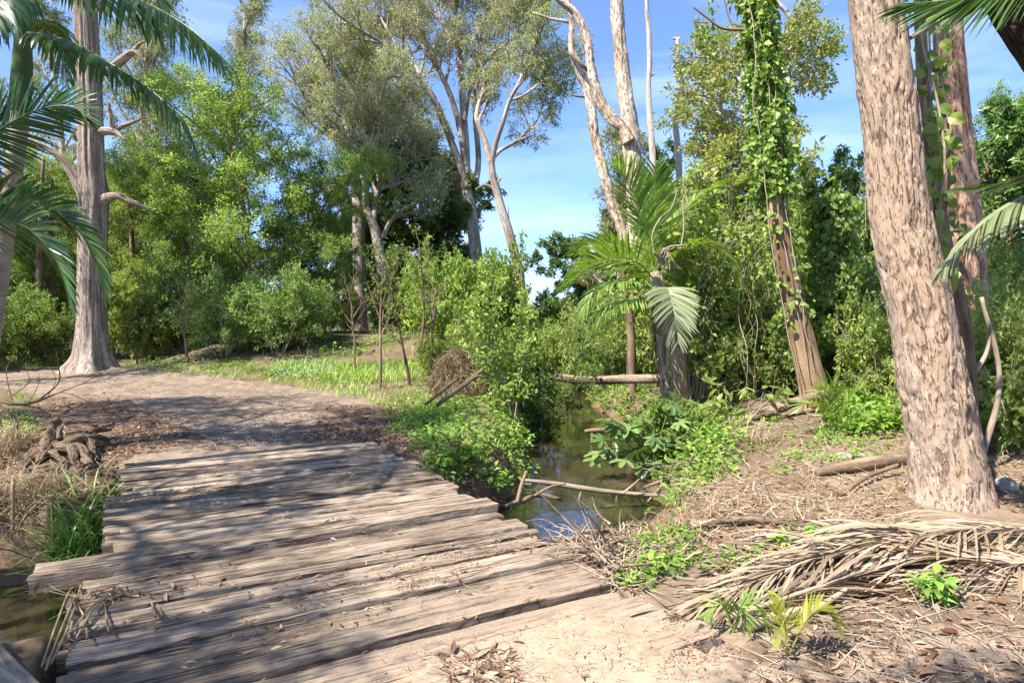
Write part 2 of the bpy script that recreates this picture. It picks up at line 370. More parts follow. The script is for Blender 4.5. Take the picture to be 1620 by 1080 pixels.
def wood_mat():
    t = NT('weathered_wood'); w = t.attr('bk', 'Vector')
    oi = t.n('ObjectInfo').outputs['Random']
    w = t.n('VectorMath', _operation='ADD', i0=w, i1=t.n('CombineXYZ', X=t.math('MULTIPLY', oi, 57.0), Y=t.math('MULTIPLY', oi, 11.0), Z=0.0).outputs[0]).outputs[0]
    g = t.noise(t.mapv(w, (4.0, 48, 48)), 1.0, 9, .74, .4)
    g2 = t.noise(t.mapv(w, (2.2, 20, 20)), 1.0, 6, .68, .8)
    big = t.noise(t.mapv(w, (1.6, 3.6, 3.6)), 1.0, 7, .68)
    spk = t.noise(w, 90.0, 3, .6)
    f = t.math('ADD', t.math('MULTIPLY', g, .5), t.math('ADD', t.math('MULTIPLY', g2, .25), t.math('MULTIPLY', big, .3)))
    c = t.ramp(f, [(.40, (.045, .029, .018)), (.475, (.185, .130, .088)), (.55, (.325, .248, .180)), (.64, (.48, .39, .30))])
    hv = t.math('ADD', t.math('MULTIPLY', t.math('FRACT', t.math('MULTIPLY', oi, 5.7)), .75), .60)
    c = t.n('HueSaturation', Hue=.5, Saturation=.95, Value=hv, Color=c).outputs[0]
    crk = t.math('MAXIMUM', t.ramp(t.noise(t.mapv(w, (.8, 30, 30), (3, 5, 1)), 1.0, 6, .62, .6), [(.385, 1.0), (.41, 0.0)]), t.ramp(t.noise(t.mapv(w, (2.4, 60, 60), (1, 2, 9)), 1.0, 4, .6, .4), [(.37, .85), (.40, 0.0)]))
    c = t.mix(t.math('MULTIPLY', crk, .8), c, (.03, .02, .014))
    # trodden sand lying in patches
    geo = t.n('NewGeometry')
    dm = t.math('ADD', t.math('MULTIPLY', t.noise(geo.outputs['Position'], 2.6, 6, .65), .9), t.math('MULTIPLY', t.attr('rnd'), .55))
    dm = t.math('MULTIPLY', t.ramp(dm, [(.62, 0.0), (.86, 1.0)]), t.math('GREATER_THAN', t.n('SeparateXYZ', Vector=geo.outputs['Normal']).outputs[2], .6))
    dm = t.math('MULTIPLY', dm, t.ramp(spk, [(.3, .35), (.6, 1.0)]))
    c = t.mix(dm, c, t.mix(spk, (.26, .185, .125), (.44, .34, .25)))
    h = t.math('SUBTRACT', t.math('ADD', g, t.math('MULTIPLY', spk, .18)), t.math('MULTIPLY', crk, 1.2))
    bp = t.n('Bump', Strength=.9, Distance=.010, Height=h).outputs[0]
    b = t.n('BsdfPrincipled', Base__Color=c, Roughness=.82, Normal=bp); b.inputs['Specular IOR Level'].default_value = .2
    return t.done(b.outputs[0])
M['wood'] = wood_mat()

def ground_mat():
    t = NT('ground'); pos = t.n('NewGeometry').outputs['Position']
    c = t.attr('alb', 'Color')
    a = t.noise(pos, 3.0, 8, .65); b_ = t.noise(pos, 28.0, 6, .7); s = t.noise(pos, 140.0, 3, .6)
    f = t.math('ADD', t.math('MULTIPLY', a, .4), t.math('ADD', t.math('MULTIPLY', b_, .4), t.math('MULTIPLY', s, .25)))
    k = t.ramp(f, [(.36, .40), (.52, .80), (.68, 1.12)])
    c = t.mix(1.0, c, k, 'MULTIPLY')
    # crumbs of bark and dark litter
    vo = t.n('TexVoronoi', Vector=t.n('VectorMath', _operation='ADD', i0=pos, i1=t.n('TexNoise', Vector=pos, Scale=9.0).outputs[1]).outputs[0], Scale=34.0, Randomness=1.0)
    m = t.math('MULTIPLY', t.ramp(vo.outputs['Distance'], [(.16, 1.0), (.26, 0.0)]), t.attr('rnd'))
    c = t.mix(t.math('MULTIPLY', m, .8), c, t.mix(t.n('SeparateColor', Color=vo.outputs['Color']).outputs[0], (.06, .04, .027), (.36, .25, .17)))
    h = t.math('ADD', t.math('MULTIPLY', a, .8), t.math('ADD', t.math('MULTIPLY', b_, .5), t.math('ADD', t.math('MULTIPLY', s, .15), t.math('MULTIPLY', m, .3))))
    bp = t.n('Bump', Strength=t.math('ADD', .22, t.math('MULTIPLY', t.attr('rnd'), .7)), Distance=.032, Height=h).outputs[0]
    b = t.n('BsdfPrincipled', Base__Color=c, Roughness=.95, Normal=bp); b.inputs['Specular IOR Level'].default_value = .1
    return t.done(b.outputs[0])
M['ground'] = ground_mat()

def water_mat():
    t = NT('creek_water'); pos = t.n('NewGeometry').outputs['Position']
    n1 = t.noise(t.mapv(pos, (1, .5, 1)), 3.2, 4, .55, .4); n2 = t.noise(pos, 16.0, 3, .5, .6)
    bp = t.n('Bump', Strength=.10, Distance=.04, Height=t.math('ADD', n1, t.math('MULTIPLY', n2, .22))).outputs[0]
    c = t.ramp(t.noise(pos, 1.1, 4), [(.35, (.014, .013, .007)), (.65, (.05, .04, .02))])
    b = t.n('BsdfPrincipled', Base__Color=c, Roughness=.02, Normal=bp, IOR=1.6); b.inputs['Specular IOR Level'].default_value = 1.0
    tr = t.n('BsdfTransparent', Color=(.62, .55, .38, 1)).outputs[0]
    lw = t.n('LayerWeight', Blend=.35, Normal=bp).outputs['Fresnel']
    f = t.math('ADD', .50, t.math('MULTIPLY', lw, .5), clamp=True)
    return t.done(t.n('MixShader', i0=f, i1=tr, i2=b.outputs[0]).outputs[0])
M['water'] = water_mat()

def stone_mat():
    t = NT('stone'); pos = t.n('TexCoord').outputs['Object']
    n = t.noise(pos, 9.0, 8, .65)
    c = t.ramp(n, [(.35, (.16, .14, .12)), (.6, (.38, .34, .30))])
    b = t.n('BsdfPrincipled', Base__Color=c, Roughness=.85, Normal=t.n('Bump', Strength=.5, Distance=.02, Height=n).outputs[0])
    return t.done(b.outputs[0])
M['stone'] = stone_mat()
# ------------------------------------------------------------------ ground sheet
def build_ground():
    th = np.r_[np.linspace(-180, -62, 60, endpoint=False), np.linspace(-62, 62, 900, endpoint=False), np.linspace(62, 180, 60, endpoint=False)]*PI/180
    R = np.r_[np.geomspace(1.2, 60, 430), np.geomspace(61, 900, 40)]
    nt, nr = len(th), len(R)
    q = np.stack([np.sin(th)[None]*R[:, None], np.cos(th)[None]*R[:, None]], -1).reshape(-1, 2)
    z = H(q)
    v = np.r_[np.c_[q, z], [[0, 0, Hs(0, 0)]]]
    i = np.arange(nr-1)[:, None]*nt; j = np.arange(nt)[None]; j2 = (j+1) % nt
    f4 = np.stack([i+j2, i+j, i+nt+j, i+nt+j2], -1).reshape(-1, 4)
    f3 = np.c_[np.arange(nt), (np.arange(nt)+1) % nt, np.full(nt, nt*nr)][:, [1, 0, 2]]
    # albedo by what covers the ground
    q = v[:, :2]
    n1 = fbm(q*.9, 4, 51); n2 = fbm(q*3.1, 4, 52)
    def msk(pl, w, nz=.8): return ss(.5 - (sdf(q, poly(pl)) + nz*(n1-.5) + .35*(n2-.5))/w)
    alb = np.tile(np.array([.215, .150, .10]), (len(q), 1)); cr = np.full(len(q), .75)
    def lay(m, col, c2=None):
        nonlocal alb, cr
        m = m[:, None]; alb = alb*(1-m) + np.array(col)*m
        if c2 is not None: cr = cr*(1-m[:, 0]) + c2*m[:, 0]
    far = ss((q[:, 1]-15)/5)
    lay(far*ss((n1-.40)/.12)*.85, (.085, .105, .035), .3)
    lay(ss((np.linalg.norm(q, axis=1)-40)/20), (.10, .13, .045), .2)
    lay(msk([(0, 612), (-400, 640), (-400, 574), (0, 577), (200, 583), (420, 603), (560, 622), (610, 655), (578, 702), (200, 728), (300, 690), (190, 640)], .5), (.315, .24, .178), .5)
    lay(msk([(0, 612), (-400, 640), (-400, 574), (0, 577), (200, 583), (420, 603), (560, 622), (610, 655), (578, 702), (200, 728), (300, 690), (190, 640)], .5)*ss((n2-.51)/.05)*.55, (.20, .145, .105), .85)
    lay(msk([(-100, 650), (170, 640), (290, 680), (200, 715), (60, 740), (-100, 740)], .6)*.7, (.16, .105, .07), .9)
    lay(msk([(270, 690), (330, 665), (470, 655), (500, 690), (400, 700)], .5)*ss((n2-.38)/.1)*.8, (.20, .18, .17), .9)
    lay(msk([(480, 690), (520, 640), (640, 640), (680, 690), (590, 705)], .5)*.75, (.17, .105, .075), .95)
    # creek banks and bed
    dc = creek_d(q) + .3*(n1-.5)
    lay(ss((2.0-dc)/.8)*.55, (.22, .14, .085), .7)
    lay(ss((1.15-dc)/.4), (.135, .085, .045), .5)
    # right bank: pale sandy soil and straw
    lay(msk([(1000, 960), (1040, 860), (1100, 760), (1300, 690), (1700, 680), (1800, 1100), (1150, 1100)], .6)*.9, (.34, .25, .175), .9)
    lay(msk([(1180, 1100), (1200, 990), (1420, 900), (1750, 880), (1800, 1150)], .5)*.8, (.40, .30, .215), .85)
    lay(ss((n2-.50)/.08)*msk([(1150, 1100), (1200, 960), (1420, 860), (1750, 840), (1800, 1150)], .5)*.75, (.19, .13, .088), .95)
    lay(msk([(1060, 800), (1200, 720), (1300, 760), (1260, 860), (1080, 900)], .5)*.5, (.22, .14, .095), .9)
    # sand heap
    m = ss(.5-(sdf(q, SAND)+.25*(n1-.5)+.2*(n2-.5))/.35)
    lay(m, (.45, .335, .235), .10)
    lay(m*ss((n1-.55)/.08)*.5, (.34, .24, .165), .4)
    me = bpy.data.meshes.new('ground')
    me.vertices.add(len(v)); me.vertices.foreach_set('co', v.astype(np.float32).ravel())
    me.loops.add(len(f3)*3+len(f4)*4); me.polygons.add(len(f3)+len(f4))
    me.loops.foreach_set('vertex_index', np.r_[f3.ravel(), f4.ravel()].astype(np.int32))
    me.polygons.foreach_set('loop_start', np.r_[np.arange(len(f3))*3, len(f3)*3+np.arange(len(f4))*4].astype(np.int32))
    me.polygons.foreach_set('use_smooth', np.ones(len(f3)+len(f4), bool))
    a = me.attributes.new('alb', 'FLOAT_COLOR', 'POINT'); a.data.foreach_set('color', np.c_[alb, np.ones(len(alb))].astype(np.float32).ravel())
    a = me.attributes.new('rnd', 'FLOAT', 'POINT'); a.data.foreach_set('value', cr.astype(np.float32))
    me.materials.append(M['ground']); me.update(calc_edges=True); me.validate()
    o = put(bpy.data.objects.new('ground', me)); tag(o, 'sandy brown ground with leaf litter and a creek channel cut through it', None, None, 'structure')
build_ground()

def build_water():
    p = smooth_path(np.c_[CREEK, np.full(len(CREEK), WATER_Z)], 90)
    T = nrm(np.gradient(p, axis=0)); S = np.c_[T[:, 1], -T[:, 0], np.zeros(len(T))]
    k = 9; w = np.linspace(-1.9, 1.9, k)
    v = (p[:, None]+S[:, None]*w[None, :, None]).reshape(-1, 3)
    i = np.arange(len(p)-1)[:, None]*k; j = np.arange(k-1)[None]
    f = np.stack([i+j, i+j+1, i+k+j+1, i+k+j], -1).reshape(-1, 4)
    b = MB(); b.add(v, None, f[:, ::-1], smooth=True)
    o = b.build('water', M['water']); tag(o, 'shallow murky creek water running under the timber bridge', None, None, 'structure')
build_water()

# ------------------------------------------------------------------ timber bridge
def dk(u, v, z): 
    q = np.asarray(u)[..., None]*U + np.asarray(v)[..., None]*V
    return np.concatenate([q, np.broadcast_to(np.asarray(z, float), q.shape[:-1])[..., None]], -1)
DECK = []
def build_bridge():
    rg = np.random.default_rng(4)
    org = dk(1.0, 5.4, 0.0)
    br = thing('timber_bridge', 'low single-lane bridge of weathered grey timber planks across the creek', 'bridge', org)
    edges = [8.74, 8.62]
    while edges[-1] > 5.55: edges.append(edges[-1]-rg.uniform(.155, .255))
    edges[-1] = 5.30; edges.append(5.03)
    while edges[-1] > 3.98: edges.append(edges[-1]-rg.uniform(.15, .24))
    edges[-1] = 3.93; edges.append(3.68)
    while edges[-1] > 2.45: edges.append(edges[-1]-rg.uniform(.17, .26))
    lowered = False
    for k in range(len(edges)-1):
        v1, v0 = edges[k], edges[k+1]
        z = rg.uniform(-.012, .012); u0 = -.50 + rg.normal(0, .035); u1 = 2.52+rg.normal(0, .035)
        if v0 == 5.03: z = .030; u0 = -.82; u1 = 2.60
        elif abs(v1-5.03) < 1e-6: z = -.035; u1 = 2.56; u0 = -.52
        elif v0 == 3.68: z = .028; u0 = -.58; u1 = 2.60
        elif abs(v1-3.68) < 1e-6: z = -.015
        elif v1 < 3.68: z = rg.choice([-.034, .020, .008]); u0 = -.7+rg.normal(0, .06)
        elif v1 < 5.03: z = rg.choice([-.036, .018, -.010, .026])
        elif rg.random() < .35: z -= .026
        if k == 0: u0 = -.47; u1 = 2.36
        if rg.random() < .25 and v0 != 5.03: u0 += rg.uniform(.02, .14)
        gap = rg.uniform(.007, .017); v0 += gap; thick = .125
        nu, W = 110, v1-v0
        us = np.linspace(0, 1, nu)
        cs = [(0, -thick), (0, -thick*.5), (0, -.022), (.008, -.007), (.03, -.001), (.22, .001), (.4, 0), (.6, 0), (.8, .001), (.965, -.001), (.992, -.007), (1, -.022), (1, -thick*.5), (1, -thick)]
        cs = np.array(cs); m = len(cs); seed = 100+k*7
        uu = np.repeat(us[:, None], m, 1); cv = np.repeat(cs[None, :, 0], nu, 0); cz = np.repeat(cs[None, :, 1], nu, 0)
        ru0 = .025*(fbm(np.c_[cv.ravel()*4, cz.ravel()*20], 3, seed)-.5); ru1 = .03*(fbm(np.c_[cv.ravel()*4, cz.ravel()*20+9], 3, seed+3)-.5)
        ul = u0 + (u1-u0)*uu.ravel(); wgt0 = np.clip(1-(ul-u0)/.2, 0, 1); wgt1 = np.clip(1-(u1-ul)/.2, 0, 1)
        ul = ul + ru0*wgt0*2 + ru1*wgt1*2
        vv = v0 + W*cv.ravel(); zz = z + cz.ravel()
        worn = fbm(np.c_[ul*1.3, cv.ravel()*2], 4, seed+1)-.5
        fine = fbm(np.c_[ul*7, vv*26], 3, seed+2)-.5
        edge = np.clip(1-np.minimum(cv, 1-cv).ravel()/.16, 0, 1)
        top = (cz.ravel() > -.03)
        zz += top*(.012*worn + .007*fine - edge*np.maximum(0, fbm(np.c_[ul*5, cv.ravel()*3], 3, seed+5)-.54)*.036)
        side = np.where(cv.ravel() < .02, 1, np.where(cv.ravel() > .98, -1, 0))
        vv += side*np.maximum(0, fbm(np.c_[ul*5, zz*8], 4, seed+6)-.50)*.034
        # slight sag and twist of each board
        zz += .008*np.sin(ul*1.1+k) + .006*(cv.ravel()-.5)*rg.normal()
        vv += .005*np.sin(ul*.9+k*1.7)
        pts = dk(ul, vv, zz)
        i = np.arange(nu-1)[:, None]*m; j = np.arange(m)[None]; j2 = (j+1) % m
        f = np.stack([i+j, i+j2, i+m+j2, i+m+j], -1).reshape(-1, 4)
        sd = sdf(pts, SAND)
        dust = np.clip(.95-sd/.9, .1, 1)*np.where(z < -.01, 1.15, .85) + rg.uniform(-.12, .12)
        b = MB(); b.add(pts, None, f, np.clip(dust, 0, 1.2), np.c_[ul, vv, zz], smooth=False)
        for e, off in ((0, 0), (nu-1, (nu-1)*m)):   # end grain
            c = pts[off:off+m].mean(0)
            ring = np.r_[pts[off:off+m], [c]]; jj = np.arange(m)
            tri = np.c_[(jj+1) % m, jj, np.full(m, m)]
            if e: tri = tri[:, ::-1]
            b.add(ring, tri, None, .1, np.r_[np.c_[ul, vv, zz][off:off+m]*np.array([12, 1, 1]), [[0, (v0+v1)/2*1.1, -.05]]])
        b.build('plank', M['wood'], br)
        DECK.append((v0, v1, u0, u1, z))
    # log girders below the deck
    for u, r in ((-.28, .15), (.7, .15), (1.6, .15), (2.32, .15)):
        s0 = 1.9 if u < 0 else 2.3
        p = smooth_path([dk(u, s0, -.29), dk(u+.03, 5.2, -.28), dk(u, 8.9, -.29)], 40)
        b = MB(); b.tube(p, r, 14, lambda bk, t: .02*(fbm(bk*3, 3, 5)-.5)); b.build('girder', M['driftwood'], br)
build_bridge()
def deck_top(q):
    """height of the deck under points, nan off the deck"""
    u, v = deck_uv(q); z = np.full(len(q), np.nan)
    for v0, v1, u0, u1, zz in DECK:
        z = np.where((v >= v0-.01) & (v <= v1+.01) & (u > u0) & (u < u1), zz, z)
    return z
def surf(q):
    h = H(q); d = deck_top(q); return np.where(np.isnan(d), h, np.fmax(h, d))
# ------------------------------------------------------------------ plants: branches, twigs, leaves
def perp(d, rg):
    a = rg.normal(size=3); a -= (a@d)*d; return a/max(np.linalg.norm(a), 1e-9)
class Plant:
    def __init__(s, seed): s.rg = np.random.default_rng(seed); s.tubes = []; s.twigs = []
    def path(s, p0, d, L, n, wander, grav):
        pts = [np.array(p0, float)]; d = np.array(d, float); st = L/n
        for _ in range(n):
            d = d + s.rg.normal(size=3)*wander; d[2] += grav; d /= np.linalg.norm(d)
            pts.append(pts[-1]+d*st)
        return np.array(pts)
    def grow(s, p0, d, L, r, sp, lv):
        n = max(3, int(sp['seg'][lv]))
        pts = s.path(p0, d, L, n, sp['wander'][lv], sp['grav'][lv])
        rad = np.linspace(r, r*sp.get('tip', .35), n+1)
        s.tubes.append((pts, rad, lv))
        if lv >= sp['levels']: s.twigs.append(pts); return
        s.sprout(pts, rad, sp, lv)
    def sprout(s, pts, rad, sp, lv, n=None, t0=None, lscale=1.0):
        """side branches of level lv+1 along a limb of level lv"""
        n = n or sp['n'][lv]; t0 = sp['t0'][lv] if t0 is None else t0
        seg = np.linalg.norm(np.diff(pts, axis=0), axis=1); c = np.r_[0, np.cumsum(seg)]; L = c[-1]
        az = s.rg.uniform(0, 6.28)
        for k in range(n):
            t = t0+(1-t0)*((k+s.rg.uniform(.1, .9))/n)
            i = min(np.searchsorted(c, t*L), len(pts)-1); i = max(i, 1)
            f = (t*L-c[i-1])/max(c[i]-c[i-1], 1e-9); p = pts[i-1]*(1-f)+pts[i]*f
            T = pts[i]-pts[i-1]; T = T/max(np.linalg.norm(T), 1e-9)
            az += 2.4+s.rg.normal()*.4
            a = np.cross(T, [0.13, .21, .97]); a /= max(np.linalg.norm(a), 1e-6); b = np.cross(T, a)
            sd = a*math.cos(az)+b*math.sin(az)
            ang = sp['ang'][lv]*s.rg.uniform(.75, 1.25)
            dd = T*math.cos(ang)+sd*math.sin(ang); dd[2] += sp['lift'][lv]; dd /= np.linalg.norm(dd)
            shape = sp['prof'](t) if lv == 0 and 'prof' in sp else (1.1-.55*t)
            LL = sp['len'][lv+1]*shape*s.rg.uniform(.75, 1.25)*lscale
            rr = min(np.interp(t*L, c, rad)*.7, sp['rad'][lv+1])
            s.grow(p, dd, LL, rr, sp, lv+1)
    def limb(s, pts, rad, n=24, disp=None):
        q = smooth_path(np.c_[pts, rad], n); s.tubes.append((q[:, :3], q[:, 3], -1)); return q[:, :3], q[:, 3]
    def wood(s, lvmax=9, sides=(12, 7, 5, 4, 3, 3), scale=1.0):
        b = MB(); off = 0
        for pts, rad, lv in s.tubes:
            if lv > lvmax: continue
            b.tube(pts, rad, sides[max(lv, 0)], cap=False, off=off); off += 3.7
        return b
    def foliage(s, per, ln, wd, hang=0.0, off=.05, detail=1, spread=.9, t0=.1, up=.5, bend=.15, jit=.35, b=None, rrange=(0, 1)):
        b = b or MB(); rg = s.rg
        if not s.twigs: return b
        tw = np.array([smooth_path(t, 5) if len(t) != 5 else t for t in s.twigs])
        N = len(tw); t = t0+(1-t0)*rg.random((N, per)); x = t*4; i = np.minimum(x.astype(int), 3); f = (x-i)[..., None]
        I = np.arange(N)[:, None]; p = tw[I, i]*(1-f)+tw[I, i+1]*f; T = nrm(tw[I, i+1]-tw[I, i])
        p = p+rg.normal(size=p.shape)*off
        d = nrm(T*.6+rg.normal(size=p.shape)*spread+np.array([0, 0, -hang])); u = nrm(rg.normal(size=p.shape)*.8+np.array([0, 0, up]))
        clump = np.clip(rg.normal(.5, .2, (N, 1))+rg.normal(0, .18, (N, per)), 0, 1)
        clump = rrange[0]+clump*(rrange[1]-rrange[0])
        L = ln*(1-jit+2*jit*rg.random(N*per))
        b.leaves(p.reshape(-1, 3), d.reshape(-1, 3), u.reshape(-1, 3), L, L*(wd/ln), clump.ravel(), detail, bend)
        return b

BROAD = dict(levels=3, seg=(10, 7, 5, 4), wander=(.07, .13, .2, .3), grav=(.03, .02, .0, -.02), n=(17, 8, 6), t0=(.28, .25, .15), ang=(1.0, .85, .8), lift=(.12, .1, .05),
             len=(1, 2.6, 1.15, .55), rad=(.1, .045, .018, .007), prof=lambda t: .55+.9*math.sin(PI*min(1, max(0, (t-.15)/.9)))**.8)
EUC = dict(levels=3, seg=(12, 8, 6, 4), wander=(.06, .12, .2, .28), grav=(.04, .02, .02, -.10), n=(12, 8, 7), t0=(.42, .35, .3), ang=(.62, .6, .7), lift=(.25, .15, .05),
           len=(1, 5.0, 2.1, 1.0), rad=(.2, .09, .03, .010), prof=lambda t: 1.2-.7*t)
BUSH = dict(levels=2, seg=(6, 5, 4), wander=(.14, .2, .3), grav=(.04, .0, -.04), n=(9, 7), t0=(.15, .1), ang=(.8, .8), lift=(.15, .1),
            len=(1, .8, .4), rad=(.02, .010, .005), prof=lambda t: .7+.5*math.sin(PI*t))

def tree_parts(root, pl, bark, leafm, leafkw, lvmax=3, disp=None, crown='crown', sides=(12, 7, 5, 4, 3, 3)):
    pl.wood(lvmax, sides).build('trunk', bark, root)
    pl.foliage(**leafkw).build(crown, leafm, root)

def broad_tree(name, label, cat, loc, h, r, seed, leafm, bark, per=11, ln=.12, wd=.05, spread=1.0, group=None, sp=BROAD, lean=(0, 0), n0=None, hang=.15, off=.07, sc=None):
    root = thing(name, label, cat, loc, group)
    pl = Plant(seed); spx = dict(sp); sc = sc or h/9.0
    spx['len'] = tuple(x*sc for x in sp['len']); spx['n'] = (n0 or sp['n'][0],)+tuple(sp['n'][1:])
    spx['len'] = (1, spx['len'][1]*spread, spx['len'][2]*spread**.5, spx['len'][3])
    l = np.array(loc)-[0, 0, .15]
    pl.grow(l, nrm(np.array([lean[0], lean[1], 1.0])), h, r, spx, 0)
    tree_parts(root, pl, bark, leafm, dict(per=per, ln=ln, wd=wd, hang=hang, off=off))
    return root
def bush(name, label, cat, loc, h, seed, leafm, bark, stems=7, per=12, ln=.09, wd=.045, spread=.6, group=None, hang=.1, off=.05, detail=1, part='foliage', stempart='stem', sp=BUSH, sc=None):
    root = thing(name, label, cat, loc, group); pl = Plant(seed); spx = dict(sp); sc = sc or h/1.9; spx['len'] = tuple(x*sc for x in sp['len'])
    for k in range(stems):
        a = pl.rg.uniform(0, 6.28); d = nrm(np.array([math.cos(a)*spread, math.sin(a)*spread, 1.0])*np.array([1, 1, pl.rg.uniform(.7, 1.2)]))
        pl.grow(np.array(loc)+[math.cos(a)*.12*sc, math.sin(a)*.12*sc, -.08], d, h*pl.rg.uniform(.65, 1.05), .012*sc+.008, spx, 0)
    pl.wood(2, (6, 4, 3)).build(stempart, bark, root)
    pl.foliage(per, ln, wd, hang, off, detail).build(part, leafm, root)
    return root

def pxlimb(pts, Y):
    """rows (px, py, radius in px [, depth shift]) -> world points, radii"""
    w = []; r = []
    for row in pts:
        y = Y+(row[3] if len(row) > 3 else 0); w.append(P(row[0], row[1], y)); r.append(row[2]*y/FPX)
    return np.array(w), np.array(r)

# ------------------------------------------------------------------ palm fronds
def frond(b, pts, L, n=46, w=.035, a0=75, a1=28, droop=.5, lift=.15, seed=0, roll=0.0, t0=.12, rr=.018, jit=.06, sides=(1, -1), rachis=True, prof=None, K=6, rnd=(0, 1)):
    rg = np.random.default_rng(seed); q = smooth_path(pts, 40); seg = np.r_[0, np.cumsum(np.linalg.norm(np.diff(q, axis=0), axis=1))]
    if rachis: b.tube(q, np.linspace(rr, rr*.2, 40), 6, rnd=rnd[0]+.75*(rnd[1]-rnd[0]), cap=False)
    T = nrm(np.gradient(q, axis=0)); up = np.array([0, 0, 1.0])
    for sd in sides:
        t = t0+(1-t0)*(np.arange(n)+rg.uniform(-.3, .3, n))/n; t = np.clip(t, 0, 1); i = t*39; i0 = np.minimum(i.astype(int), 38); f = (i-i0)[:, None]
        p = q[i0]*(1-f)+q[i0+1]*f; tt = nrm(T[i0]*(1-f)+T[i0+1]*f)
        S = np.cross(tt, up); bad = np.linalg.norm(S, axis=1) < .15; S[bad] = np.cross(tt[bad], [0, 1., 0]); S = nrm(S); Nn = np.cross(S, tt)
        S2 = S*math.cos(roll)+Nn*math.sin(roll); N2 = np.cross(S2, tt)
        a = np.radians(a0+(a1-a0)*t)[:, None] + rg.normal(0, jit, (n, 1))
        pr = (np.sin(PI*np.clip(.12+.80*t, 0, 1))**.75 if prof is None else prof(t))[:, None]
        LL = L*pr*rg.uniform(.9, 1.08, (n, 1))
        d = nrm(tt*np.cos(a)+S2*sd*np.sin(a)+N2*lift+rg.normal(0, jit*.7, (n, 3)))
        P_ = [p]; D = d
        for k in range(K-1):
            D = nrm(D+np.array([0, 0, -droop/(K-1)])*(k+.6)/K*2); P_.append(P_[-1]+D*LL/(K-1))
        pts_ = np.stack(P_, 1)
        wd = nrm(np.cross(d, N2)+rg.normal(0, .25, (n, 3))+N2*sd*.45)
        side = np.repeat(wd[:, None], K, 1)
        ww = w*np.interp(np.linspace(0, 1, K), [0, .12, .5, .8, 1], [.45, .9, 1, .7, .04])[None]*np.clip(pr, .55, 1)
        b.strips(pts_, side, ww, rnd[0]+(rnd[1]-rnd[0])*np.clip(rg.normal(.45, .2, n), 0, 1))
    return b

def ivy_on(b, pts, rad, n, ln, rg, thick=.12, hang=.5, detail=1, tw=(0, 1), aspect=.8):
    q = smooth_path(np.c_[pts, rad], 60); t = tw[0]+(tw[1]-tw[0])*rg.random(n); i = t*59; i0 = np.minimum(i.astype(int), 58); f = (i-i0)[:, None]
    p = q[i0]*(1-f)+q[i0+1]*f; T = nrm(q[i0+1, :3]-q[i0, :3]); a = rg.uniform(0, 2*PI, n)
    A = nrm(np.cross(T, [.1, .95, .2])); B = np.cross(T, A); o = A*np.cos(a)[:, None]+B*np.sin(a)[:, None]
    cl = fbm(np.c_[t*14, a*1.3], 3, int(rg.integers(99)))
    k = cl > .36
    r = p[:, 3:4]+thick*rg.random((n, 1))**1.3*(.4+1.6*np.clip(cl-.3, 0, 1)[:, None])
    pos = p[:, :3]+o*r
    d = nrm(o*.5+rg.normal(size=(n, 3))*.5+np.array([0, 0, -hang])); up = nrm(o+rg.normal(size=(n, 3))*.35)
    L = ln*rg.uniform(.35, 1.45, n)
    b.leaves(pos[k], d[k], up[k], L[k], L[k]*aspect, np.clip(cl[k]*.9+rg.normal(0, .2, k.sum()), 0, 1), detail, .2)
    return b
BROAD['n'] = (20, 9, 8)
def nz3(f, amp, seed, o=4): return lambda bk, t: amp*(fbm(bk*np.array(f), o, seed)-.5)

# ================================================================== foreground tree on the right bank
def hero_tree():
    Y = 5.9
    rows = [(1508, 812, 74), (1507, 795, 66), (1503, 765, 60), (1494, 705, 56), (1482, 640, 54.5), (1471, 590, 52), (1457, 505, 49), (1435, 400, 45.5), (1419, 300, 43.5), (1403, 150, 41.5), (1383, 0, 38.5), (1366, -140, 36), (1352, -300, 34), (1350, -480, 30), (1345, -700, 24), (1350, -950, 16)]
    w, r = pxlimb(rows, Y); b0 = G(1505, 792)
    w[0] = b0 - [0, 0, .25]; w[1] = b0
    root = thing('gum_tree', 'thick leaning tree trunk with rough pinkish bark on the right bank', 'tree', b0)
    q = smooth_path(np.c_[w, r*.93], 420)
    def dsp(bk, t):
        f = fbm(bk*np.array([11, 11, 2.6]), 5, 31); g = fbm(bk*np.array([26, 26, 7]), 4, 37); l = fbm(bk*np.array([3, 3, 1.4]), 3, 41)
        fl = np.abs(f-.5)*2
        o = .05*(l-.5) + .038*(f-.5) + .016*(g-.5) - .026*np.clip(.16-fl, 0, .16)/.16*(g > .42)
        return o + np.where(t < .10, (1-t/.10)*.05*(fbm(bk*np.array([5, 5, .5]), 3, 77)-.35), 0)
    b = MB(); b.tube(q[:, :3], q[:, 3], 150, dsp)
    b.build('trunk', M['bark_hero'], root)
    pl = Plant(71)
    sp = dict(EUC); sp['n'] = (9, 6, 6); sp['len'] = (1, 3.6, 1.7, .9)
    pl.sprout(q[-120:, :3], q[-120:, 3]*.5, sp, 0, 14, .1)
    pl.wood(3).build('branches', M['bark_brown'], root); pl.foliage(20, .16, .04, .6, .06).build('crown', M['leaf_gum'], root)
hero_tree()

